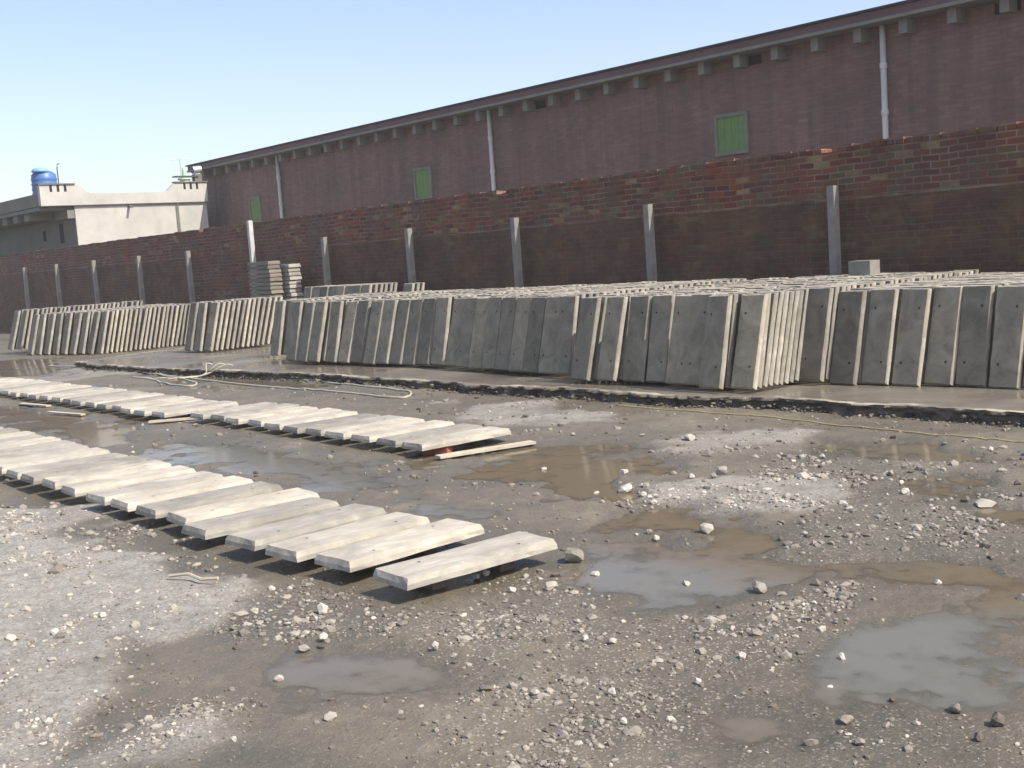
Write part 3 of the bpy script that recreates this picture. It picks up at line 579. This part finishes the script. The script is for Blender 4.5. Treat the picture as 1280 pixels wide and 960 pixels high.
# ------------------------------------------------------------------ precast slabs
SL, SWB, SWF, ST = .915, .284, .258, .050     # length, width of the back and of the cast face, thickness
def slab_bm(seed, flip):
    rnd = random.Random(seed); bm = bmesh.new()
    w1, c = SWF / 2, .014
    s = .026; r = .0135; hA, hB = (-.062, .062) if not flip else (.062, -.062)
    zA, zB = .21, SL - .19          # hole heights
    xs = sorted({-w1, -.062 - s, -.062 + s, .062 - s, .062 + s, w1})
    zs = [c, zA - s, zA + s, .36, .52, zB - s, zB + s, SL - c]
    jit = lambda k=.0022: rnd.uniform(-k, k)
    V = {}
    for i, x in enumerate(xs):
        for j, z in enumerate(zs):
            e = i in (0, len(xs) - 1) or j in (0, len(zs) - 1)
            V[i, j] = bm.verts.new((x + (jit() if e else 0), (abs(jit(.003)) if e else 0), z + (jit() if e else 0)))
    face_faces = []
    for i in range(len(xs) - 1):
        for j in range(len(zs) - 1):
            cx = (xs[i] + xs[i + 1]) / 2; hole = (j == 1 and abs(cx - hA) < .01) or (j == 5 and abs(cx - hB) < .01)
            q = [V[i, j], V[i + 1, j], V[i + 1, j + 1], V[i, j + 1]]
            if not hole: face_faces.append(bm.faces.new(q)); continue
            cz = (zs[j] + zs[j + 1]) / 2
            rg = [bm.verts.new((cx + r * math.cos(a), 0, cz + r * math.sin(a))) for a in [math.radians(225 + 45 * k) for k in range(8)]]
            for k in range(4):
                a, b = q[k], q[(k + 1) % 4]
                face_faces.append(bm.faces.new((a, b, rg[(2 * k + 1) % 8]))); face_faces.append(bm.faces.new((a, rg[(2 * k + 1) % 8], rg[2 * k])))
                face_faces.append(bm.faces.new((b, rg[(2 * k + 2) % 8], rg[(2 * k + 1) % 8])))
            bt = [bm.verts.new((v.co.x, .032, v.co.z)) for v in rg]
            for k in range(8): bm.faces.new((rg[k], rg[(k + 1) % 8], bt[(k + 1) % 8], bt[k]))
            bm.faces.new(bt)
    # outline ring of the cast face, then a mid ring and the back ring
    ring = [V[i, 0] for i in range(len(xs))] + [V[len(xs) - 1, j] for j in range(1, len(zs))] + [V[i, len(zs) - 1] for i in range(len(xs) - 2, -1, -1)] + [V[0, j] for j in range(len(zs) - 2, 0, -1)]
    def grow(k, y):
        o = []
        for v in ring:
            fx = v.co.x / w1; fz = (v.co.z - SL / 2) / (SL / 2 - c)
            x = v.co.x; z = v.co.z
            if abs(fx) > .9: x = math.copysign(w1 + (SWB / 2 - w1) * k, fx) + jit(.0028)
            if abs(fz) > .95: z = SL / 2 + math.copysign(SL / 2 - c + c * k, fz) + jit(.0028)
            o.append(bm.verts.new((x, y + jit(.0015), z)))
        return o
    m1 = grow(.85, ST * .55); m2 = grow(1.0, ST)
    n = len(ring)
    for a, b in ((ring, m1), (m1, m2)):
        for k in range(n): bm.faces.new((a[k], a[(k + 1) % n], b[(k + 1) % n], b[k]))
    bm.faces.new(m2)
    bmesh.ops.recalc_face_normals(bm, faces=bm.faces[:])
    ff = {v.index for f in face_faces for v in f.verts} if False else None
    return bm, face_faces
SLAB_ME = []
for sd_ in range(8):
    bm, ff = slab_bm(sd_ + 3, sd_ % 2)
    ids = set()
    bm.verts.index_update()
    for f in ff:
        for v in f.verts: ids.add(v.index)
    me = bpy.data.meshes.new('concrete_slab'); bm.to_mesh(me); bm.free()
    a = me.attributes.new('castface', 'FLOAT', 'POINT'); arr = np.zeros(len(me.vertices), np.float32); arr[list(ids)] = 1
    a.data.foreach_set('value', arr); me.materials.append(MAT['slab']); SLAB_ME.append(me)

ORD = ['', 'first', 'second', 'third', 'fourth', 'fifth', 'sixth', 'seventh', 'eighth', 'ninth', 'tenth', 'eleventh', 'twelfth', 'thirteenth', 'fourteenth', 'fifteenth', 'sixteenth', 'seventeenth', 'eighteenth', 'nineteenth',
       'twentieth'] + ['twenty-' + s for s in ('first', 'second', 'third', 'fourth', 'fifth', 'sixth', 'seventh', 'eighth', 'ninth')] + ['thirtieth'] + ['thirty-' + s for s in ('first', 'second', 'third', 'fourth', 'fifth', 'sixth', 'seventh', 'eighth', 'ninth')] + ['fortieth'] + \
      ['forty-' + s for s in ('first', 'second', 'third', 'fourth', 'fifth', 'sixth', 'seventh', 'eighth', 'ninth')] + ['fiftieth'] + ['fifty-' + s for s in ('first', 'second', 'third', 'fourth', 'fifth')]
slabs = []    # (priority, matrix, mesh index, damp, label, group)
def flat_matrix(xr, yn, ztop, yaw, roll=0, pitch=0):
    """near right bottom corner at (xr, yn); long side away from the yard's front"""
    m = Matrix.Translation((xr, yn, ztop)) @ Matrix.Rotation(yaw, 4, 'Z') @ Matrix.Rotation(pitch, 4, 'X') @ Matrix.Rotation(roll, 4, 'Y')
    return m @ Matrix.Translation((-SWB_F / 2, 0, 0)) @ Matrix.Rotation(math.radians(-90), 4, 'X') @ Matrix.Diagonal((SWB_F / SWB, 1.08, 1.0, 1))
SWB_F = .30
# the nearer row
rowA = [(-4.47 - 0, ROW_A[-1][1], ROW_A[-1][2])] + [r for r in ROW_A[:-1][::-1]]
x = rowA[-1][0]
for k in range(11): x -= .405; rowA.append((x, 2.84 + random.uniform(-.03, .03), random.uniform(-.03, .03)))
for i, (x, y, yaw) in enumerate(rowA):
    yaw = -.02 if i == 0 else max(min(yaw, .12), -.05) * .7
    lab = 'lone pale slab lying apart at the right end of the nearer row' if i == 0 else 'pale flat slab, %s from the right in the nearer row on the ground' % ORD[i + 1]
    slabs.append((0, flat_matrix(x, y, .141 + random.uniform(-.004, .004), yaw, random.uniform(-.012, .012), random.uniform(-.006, .006)), i % 8, 0, lab, 'flat slabs in the nearer row'))
xb = -7.73
NB1 = 11
for i in range(NB1):
    x = -7.73 - .392 * i
    lab = '%s slab from the right in the far row\'s right group, beside the red brick' % ORD[i + 1] if i == 0 else 'flat slab, %s from the right in the right group of the far row' % ORD[i + 1]
    slabs.append((0, flat_matrix(x, 5.38 + random.uniform(-.03, .04), .122 + random.uniform(-.004, .004), random.uniform(-.04, .05) + (-.06 if i == 0 else 0), random.uniform(-.012, .012)), (i * 3) % 8, 0, lab, 'flat slabs in the far row'))
for i in range(20):
    x = -12.30 - .395 * i
    lab = 'flat slab, %s from the right in the left group of the far row' % ORD[i + 1]
    slabs.append((0, flat_matrix(x, 5.19 - .004 * i + random.uniform(-.03, .03), .122 + random.uniform(-.004, .004), random.uniform(-.04, .05) + (.02 if i == 0 else 0), random.uniform(-.012, .012)), (i * 5) % 8, 0, lab, 'flat slabs in the far row'))

# leaning stacks: one column of slabs after another, running back towards the wall
def relax(cols, pitch=.290):
    cols = sorted(cols, key=lambda c: -c[0]); xs = [c[0] for c in cols]
    for _ in range(60):
        for i in range(len(xs) - 1):
            d = xs[i] - xs[i + 1]
            if d < pitch: e = (pitch - d) / 2; xs[i] += e; xs[i + 1] -= e
    return [(x, c[1], c[2]) for x, c in zip(xs, cols)]
cols = [c for c in COLS if c[0] > -23 and c[0] not in (-13.42, -15.96)]
cols = relax([c for c in cols if c[0] > -7.3], .29)
cols += [(-7.43, 8.79, .12), (-7.76, 8.70, .12), (-8.05, 8.80, .12), (-8.34, 8.85, .12), (-8.66, 8.91, .12), (-8.97, 8.87, .12), (-9.30, 8.80, .12), (-9.66, 8.76, .12)]
cols += [(-10.30 - .291 * k, 9.07 + .017 * k, .12) for k in range(8)]
cols += [(-12.70 - .291 * k, 9.30 - .028 * k, .12) for k in range(7)]
cols += [(-14.80 - .291 * k, 9.14 - .035 * k, .12) for k in range(3)] + [(-15.76 - .291 * k, 9.0 - .02 * k, .12) for k in range(3)]
cols += [(-17.81, 9.47, .12), (-20.64, 9.63, .12), (-20.93, 9.56, .12), (-21.22, 9.51, .12)]
extra = [(-5.12 + .29 * k, 9.9, .12) for k in range(0, 10)]
filler = [(-17.52, 9.60, .12), (-17.22, 9.55, .12), (-16.93, 9.62, .12), (-16.65, 9.5, .12)]
left = [(-25.17, 9.30, 0.)] + [(-25.17 - .29 * k, 9.29 - .085 * k, 0.) for k in range(1, 9)] + [(-28.35, 8.66, .10), (-28.66, 8.55, .10)]
allc = sorted(extra + cols + filler + left, key=lambda c: -c[0])
def back_end(x):
    return float(np.interp(x, [-29, -25.2, -25, -21.2, -21, -17.8, -14, -9, -5], [11.5, 11.5, 11.3, 11.1, 11.0, 11.3, 11.8, 12.3, 12.35]))
LEANS = {}
stackno = 0; prev = None
front_prev = None
stack_rows = []
for ci, (x, y, zb) in enumerate(allc):
    if x > -5.5: vis = False
    else: vis = True; stackno += 1
    exposed = 0
    if ci > 0:
        nx_, ny_, _ = allc[ci - 1]
        gap = nx_ - x - SWB
        if gap > .6: exposed = 20
        elif ny_ > y + .25: exposed = int((ny_ - y) / .105) + 1
        elif gap > .09: exposed = 2
    lean0 = math.radians(random.uniform(12.0, 17.5)); roll0 = random.uniform(-.012, .012); yaw0 = random.uniform(-.03, .03)
    if x > -7.3: lean0 = math.radians(random.uniform(12.8, 14.2)); roll0 *= .3; yaw0 *= .5; tall = 0
    if abs(x + 9.67) < .12: tall = .035
    if abs(x + 7.12) < .14: tall = .035
    pitch = .082 if abs(x + 7.43) < .12 else .105
    yy = y; k = -1
    while yy < back_end(x) - .08:
        k += 1
        if k > exposed + 1 and tall == 0 and pitch > .1 and x > -20: pitch = .076
        lean = lean0 + random.uniform(-.018, .018)
        zz = zb + tall + (.004 if k else 0) + random.uniform(0, .014)
        if zb == .12: zz += .003
        xx = x + SWB / 2 + random.uniform(-.006, .006)
        m = Matrix.Translation((xx, yy, zz)) @ Matrix.Rotation(yaw0 * (k < 2) + random.uniform(-.012, .012), 4, 'Z') @ Matrix.Rotation(roll0 * (k < 3) + random.uniform(-.008, .010), 4, 'Y') @ Matrix.Rotation(-lean, 4, 'X')
        if k == 0: pr = 1 if vis else 900
        elif k <= exposed: pr = 2 + k * .01
        else: pr = 10 + (k * .9) + abs(x) * .25
        if not vis: pr = 900
        lab = None
        if vis:
            lab = ('front slab of the %s leaning stack from the right edge of the photo' % ORD[stackno]) if k == 0 else \
                  ('%s slab back from the front in the %s leaning stack from the right' % (ORD[min(k, 50)], ORD[stackno]))
        slabs.append((pr, m, random.randrange(8), 1, lab, 'concrete slabs leaning in stacks'))
        yy += pitch * random.uniform(.93, 1.07) + (.05 if random.random() < .04 else 0)
# small raised stacks near the wall
sb = 0
for i in range(8):
    x = -20.55 + .29 * i; sb += 1
    for k in range(6):
        m = Matrix.Translation((x + SWB / 2, 11.6 + .11 * k + (.02 if i % 2 else 0), .30)) @ Matrix.Rotation(-math.radians(14 + random.uniform(-1, 1)), 4, 'X')
        front = k == 0 or i == 7
        slabs.append((3 + k * .1 if front else 800, m, random.randrange(8), 1, '%s slab back in the %s raised stack from the left near the wall post' % (ORD[k + 1], ORD[i + 1]), 'slabs in the raised stacks by the wall'))
for k in range(3):
    m = Matrix.Translation((-17.72, 12.1 + .11 * k, .27)) @ Matrix.Rotation(-math.radians(13), 4, 'X')
    slabs.append((3.5 if k == 0 else 800, m, k, 1, 'darker slab standing on its own right of the raised stacks', 'slabs right of the raised stacks'))
# flat pile by the pale post
for k in range(19):
    for q, (px, py) in enumerate(((-23.15, 11.98), (-23.0, 12.36))):
        if q == 1 and k == 18: continue
        m = Matrix.Translation((px + random.uniform(-.03, .03), py, .20 + .086 * k)) @ Matrix.Rotation(random.uniform(-.02, .02), 4, 'Z') @ Matrix.Rotation(math.radians(-90), 4, 'Z') @ Matrix.Translation((-SWB / 2, 0, 0)) @ Matrix.Rotation(math.radians(-90), 4, 'X')
        m = Matrix.Translation((px + random.uniform(-.02, .02), py + SWB / 2, .190 + .086 * k)) @ Matrix.Rotation(math.radians(-90) + random.uniform(-.02, .02), 4, 'Z') @ Matrix.Rotation(math.radians(-90), 4, 'X') @ Matrix.Diagonal((1, 1.45, 1, 1))
        shown = k >= 9
        slabs.append((4 if shown else 850, m, random.randrange(8), 0, '%s slab from the top of the %s flat pile below the pale post' % (ORD[19 - k], 'front' if q == 0 else 'back'), 'slabs piled flat below the pale post'))

slabs.sort(key=lambda s: s[0])
KEEP = 300
for i, (pr, m, mi, face_dark, lab, grp) in enumerate(slabs[:KEEP]):
    o = bpy.data.objects.new('concrete_slab', SLAB_ME[mi]); link(o); o.matrix_world = m
    o['face_dark'] = float(face_dark); tag(o, lab, 'slab', grp, 'thing')
    if 'front flat pile' in lab: o['pile_shade'] = 1.0  # front pile's colour darkened to stand in for its shaded long side
def merged_slabs(rest):
    CO, FA, AT, RN = [], [], [], []; off = 0
    for (pr, m, mi, face_dark, lab, grp) in rest:
        me = SLAB_ME[mi]; n = len(me.vertices)
        if mi not in merged_slabs.cache:
            c = np.empty(n * 3, np.float32); me.vertices.foreach_get('co', c)
            a = np.empty(n, np.float32); me.attributes['castface'].data.foreach_get('value', a)
            me.calc_loop_triangles(); t = np.empty(len(me.loop_triangles) * 3, np.int32); me.loop_triangles.foreach_get('vertices', t)
            merged_slabs.cache[mi] = (c.reshape(-1, 3), a, t.reshape(-1, 3))
        c, a, t = merged_slabs.cache[mi]; A = np.array(m)
        CO.append(c @ A[:3, :3].T + A[:3, 3]); FA.append(t + off); AT.append(a); RN.append(np.full(n, random.random())); off += n
    o = np_mesh('concrete_slabs', np.vstack(CO), np.vstack(FA), MAT['slab_stuff'], dict(castface=np.concatenate(AT), rnd=np.concatenate(RN)))
    tag(o, 'many more grey slabs leaning behind the front ones up to the brick wall', 'slabs', kind='stuff')
merged_slabs.cache = {}
merged_slabs(slabs[KEEP:])

# small grey block on the stacks by the wall
bm = bmesh.new(); box(bm, -.145, .145, -.10, .10, 0, .20)
o = mesh_obj('concrete_block', bm, MAT['post'], loc=(-8.12, 12.1, 1.02), bevel=.01); tag(o, 'small grey concrete block on top of the leaning slabs by the brick wall', 'block')

# ------------------------------------------------------------------ what carries the flat rows
def carrier(name, x0, x1, y, zt, label, group):
    bm = bmesh.new(); xx = x0
    box(bm, x0, x1, y - .045, y + .045, -.01, zt)
    o = mesh_obj(name, bm, MAT['batten'], bevel=.004); tag(o, label, 'timber', group)
carrier('timber_batten', -13.3, -5.2, 3.20, .085, 'long dark timber under the near ends of the nearer row of slabs', None)
carrier('timber_batten', -13.3, -5.2, 3.62, .085, 'long dark timber under the far ends of the nearer row of slabs', None)
carrier('timber_batten', -19.9, -8.0, 5.72, .066, 'long dark timber under the near ends of the far row of slabs', None)
carrier('timber_batten', -19.9, -8.0, 6.08, .066, 'long dark timber under the far ends of the far row of slabs', None)
def loose_brick(x, y, rot, zt, label, hgt=.075):
    bm = bmesh.new(); box(bm, -.115, .115, -.055, .055, zt - hgt, zt)
    o = mesh_obj('red_brick', bm, MAT['loose_brick'], loc=(x, y, 0), bevel=.004); o.rotation_euler.z = rot; tag(o, label, 'brick')
loose_brick(-7.86, 5.62, .5, .070, 'red brick under the right end of the far row of slabs')
for yy_, end_ in ((3.24, 'near'), (3.66, 'far')):
    bm = bmesh.new(); box(bm, -.09, .09, -.045, .045, -.01, .085)
    o = mesh_obj('support_block', bm, MAT['batten'], loc=(-4.68, yy_, 0), bevel=.005); tag(o, 'dark block in the shadow under the %s end of the lone slab' % end_, 'block')
def board(p, q, wd, th, label):
    p, q = Vector(p), Vector(q); d = (q - p); ln = d.length; a = math.atan2(d.y, d.x)
    z = max(ground_z(p.x, p.y), ground_z(q.x, q.y), 0) + .012
    bm = bmesh.new(); box(bm, 0, ln, -wd / 2, wd / 2, 0, th)
    o = mesh_obj('wooden_board', bm, MAT['wood'], loc=(p.x, p.y, z), bevel=.003); o.rotation_euler.z = a; tag(o, label, 'board')
board((-7.58, 5.42, 0), (-7.42, 6.28, 0), .10, .02, 'pale board on the wet ground beside the right end of the far row')
board((-12.40, 5.08, 0), (-12.05, 5.62, 0), .08, .02, 'pale board on the mud below the gap in the far row')
board((-16.3, 4.95, 0), (-15.5, 5.05, 0), .07, .018, 'splintered pale board on the mud below the left group of slabs')
board((-14.9, 4.85, 0), (-14.1, 4.98, 0), .06, .018, 'short pale board strip near the middle of the left group')
bm = bmesh.new(); tube(bm, [(0, 0, .02), (.10, .06, .035), (.21, .08, .02), (.30, .13, .03)], .009, 6)
o = mesh_obj('dry_stick', bm, MAT['wood'], loc=(-5.85, 2.42, ground_z(-5.85, 2.42))); tag(o, 'dry pale stick on the mud below the nearer row of slabs', 'stick')

# ------------------------------------------------------------------ hose and rope
def smooth_path(pts, n=10):
    P_ = [Vector((p[0], p[1], p[2] if len(p) > 2 else 0)) for p in pts]; out = []
    for i in range(len(P_) - 1):
        p0 = P_[max(i - 1, 0)]; p1 = P_[i]; p2 = P_[i + 1]; p3 = P_[min(i + 2, len(P_) - 1)]
        for k in range(n):
            t = k / n
            out.append(.5 * ((2 * p1) + (-p0 + p2) * t + (2 * p0 - 5 * p1 + 4 * p2 - p3) * t * t + (-p0 + 3 * p1 - 3 * p2 + p3) * t ** 3))
    out.append(P_[-1]); return out
def lay(pts, r, lift=.0):
    P_ = smooth_path(pts); xs = np.array([p.x for p in P_]); ys = np.array([p.y for p in P_])
    h = ground_fields(xs, ys)[0]
    return [Vector((p.x, p.y, max(hh, 0) + r + p.z + lift)) for p, hh in zip(P_, h)]
bm = bmesh.new(); tube(bm, lay(HOSE1, .010), .013, 8); o = mesh_obj('water_hose', bm, MAT['hose'], smooth=True)
tag(o, 'long pale hose looped on the wet mud below the earth ledge', 'hose')
bm = bmesh.new(); tube(bm, lay(HOSE2, .010), .013, 8); o = mesh_obj('water_hose', bm, MAT['hose'], smooth=True)
tag(o, 'shorter pale hose lying left of the standing hose loops', 'hose')
bx, by = -17.0, 7.93
bm = bmesh.new()
for dx, dy, top in ((-.03, .05, .21), (.16, .16, .20), (.26, .24, .18)):
    tube(bm, smooth_path([(bx - .10, by - .35, .03), (bx - .02, by - .12, .03), (bx + dx * .25, by + dy * .2, .07), (bx + dx * .6, by + dy * .5, top * .7), (bx + dx, by + dy, top), (bx + dx + .05, by + dy + .07, top - .02)]), .011, 8)
o = mesh_obj('water_hose', bm, MAT['hose'], smooth=True); tag(o, 'bundle of hose ends standing up in loops over the earth ledge', 'hose')
bm = bmesh.new(); tube(bm, lay(ROPE, .004), .008, 6); o = mesh_obj('yellow_rope', bm, MAT['rope'], smooth=True)
tag(o, 'thin yellow rope stretched across the mud at the right', 'rope')

# ------------------------------------------------------------------ stones one can point at
def rock_bm(seed, w_, d_, h_):
    rnd = random.Random(seed); bm = bmesh.new()
    for k in range(26):
        v = Vector((rnd.gauss(0, 1), rnd.gauss(0, 1), rnd.gauss(0, 1))).normalized() * rnd.uniform(.82, 1.0)
        bm.verts.new((v.x * w_ / 2, v.y * d_ / 2, v.z * h_ / 2))
    r = bmesh.ops.convex_hull(bm, input=bm.verts[:])
    bmesh.ops.delete(bm, geom=[v for v in bm.verts if not v.link_faces], context='VERTS')
    bmesh.ops.dissolve_limit(bm, angle_limit=.25, verts=bm.verts[:], edges=bm.edges[:])
    return bm
for i, (x, y, ws, hs, tone, lab) in enumerate(STONES):
    ws = max(ws, .03); hs = max(hs * .85, .022); hs = min(hs, ws * 1.25)
    o = mesh_obj('loose_stone', rock_bm(100 + i, ws, ws * random.uniform(.7, .95), hs * 1.15), MAT['rock'])
    o.location = (x, y, ground_z(x, y) + hs * .38); o.rotation_euler = (random.uniform(-.2, .2), random.uniform(-.2, .2), -.9 + random.uniform(-.5, .5))
    o['tone'] = float(tone); tag(o, lab, 'stone', 'loose stones on the yard')

# ------------------------------------------------------------------ gravel and rubble nobody could count
def scatter(name, x, y, z, size, tone, label, flat=.62, cat='gravel'):
    t = (1 + 5 ** .5) / 2
    ico = np.array([(-1, t, 0), (1, t, 0), (-1, -t, 0), (1, -t, 0), (0, -1, t), (0, 1, t), (0, -1, -t), (0, 1, -t), (t, 0, -1), (t, 0, 1), (-t, 0, -1), (-t, 0, 1)]) / math.hypot(1, t)
    fc = np.array([(0, 11, 5), (0, 5, 1), (0, 1, 7), (0, 7, 10), (0, 10, 11), (1, 5, 9), (5, 11, 4), (11, 10, 2), (10, 7, 6), (7, 1, 8), (3, 9, 4), (3, 4, 2), (3, 2, 6), (3, 6, 8), (3, 8, 9), (4, 9, 5), (2, 4, 11), (6, 2, 10), (8, 6, 7), (9, 8, 1)])
    n = len(x)
    V = ico[None] * (1 + RNG.uniform(-.28, .22, (n, 12, 1)))
    sc = np.stack([np.ones(n), RNG.uniform(.55, 1, n), RNG.uniform(.4, .8, n)], 1) * size[:, None] / 2
    V = V * sc[:, None, :]
    a = RNG.uniform(0, 6.283, n); ca, sa = np.cos(a), np.sin(a)
    tl = RNG.normal(0, .35, n); ct, st_ = np.cos(tl), np.sin(tl)
    X_, Y_, Z_ = V[..., 0], V[..., 1], V[..., 2]
    Y2 = Y_ * ct[:, None] - Z_ * st_[:, None]; Z2 = Y_ * st_[:, None] + Z_ * ct[:, None]
    X3 = X_ * ca[:, None] - Y2 * sa[:, None]; Y3 = X_ * sa[:, None] + Y2 * ca[:, None]
    co = np.stack([X3 + x[:, None], Y3 + y[:, None], Z2 + (z + size * .16)[:, None]], -1).reshape(-1, 3)
    F = (fc[None] + (np.arange(n) * 12)[:, None, None]).reshape(-1, 3)
    o = np_mesh(name, co, F, MAT['gravel'], dict(tone=np.repeat(tone, 12)))
    tag(o, label, cat, kind='stuff')
def gravel():
    n = 210000
    th = RNG.uniform(math.radians(100), math.radians(172), n); r = np.exp(RNG.uniform(math.log(1.7), math.log(19), n))
    x = r * np.cos(th); y = r * np.sin(th)
    h, pd, br, dry = ground_fields(x, y)
    gr = area_mask(x, y, GRAVELS, .25, .7, 33)
    cl = sstep(-.02, .32, fbm(x * 2.2, y * 2.2, 4, 90)); cl2 = sstep(-.1, .3, fbm(x * 7, y * 7, 3, 95))
    dens = .04 + .13 * cl * cl2 + gr * (.18 + .95 * cl) * (.30 + .70 * cl2)
    dens = dens * (1 - .90 * pd) * np.where(h < .002, .25, 1)
    dens = np.where(y > ledge_y(x) - .05, 0, dens)
    k = RNG.random(n) < dens; x, y, h, r, gr, dry = x[k], y[k], h[k], r[k], gr[k], dry[k]
    m = len(x)
    size = np.exp(RNG.normal(math.log(.0125), .50, m)) * (1 + .45 * np.clip(gr, 0, 1) * (dry < .3)) * np.clip(r / 4.5, .75, 2.6); size = np.clip(size, .006, .07)
    big = RNG.random(m) < .010; size = np.where(big, size * 1.8, size)
    tone = np.clip(RNG.normal(.44, .15, m) + gr * .16 + dry * .16, .05, 1)
    tone = np.where(RNG.random(m) < .022, RNG.uniform(.75, .92, m), tone)
    scatter('gravel', x, y, h - size * .12, size, tone, 'loose gravel and small stones strewn over the mud')
    print('gravel', m)
gravel()
def rubble():
    n = 1500
    x = RNG.uniform(-22.2, -3.5, n); ly = ledge_y(x)
    y = ly + RNG.normal(-.03, .05, n); h = ground_fields(x, y)[0]
    size = np.clip(np.exp(RNG.normal(math.log(.026), .5, n)), .010, .09)
    tone = np.clip(RNG.normal(.27, .14, n), 0, .9); tone = np.where(RNG.random(n) < .03, .8, tone)
    z = np.maximum(h, 0) + RNG.random(n) ** 2 * .06 * sstep(-.12, .05, y - ly)
    scatter('ledge_rubble', x, y, z, size, tone, 'dark crumbled earth clods along the foot of the ledge', cat='rubble')
rubble()

# ------------------------------------------------------------------ dusty air
bm = bmesh.new(); box(bm, -1600, 1600, -1600, 1600, -1.5, 9)
mh = bpy.data.materials.new('dusty_air'); mh.use_nodes = True; th_ = mh.node_tree; th_.nodes.remove(th_.nodes['Principled BSDF'])
pv = th_.nodes.new('ShaderNodeVolumePrincipled'); pv.inputs['Density'].default_value = .0014; pv.inputs['Color'].default_value = (.90, .90, .88, 1)
th_.links.new(pv.outputs[0], th_.nodes['Material Output'].inputs['Volume'])
hz = mesh_obj('haze', bm, mh); tag(hz, kind='stuff')
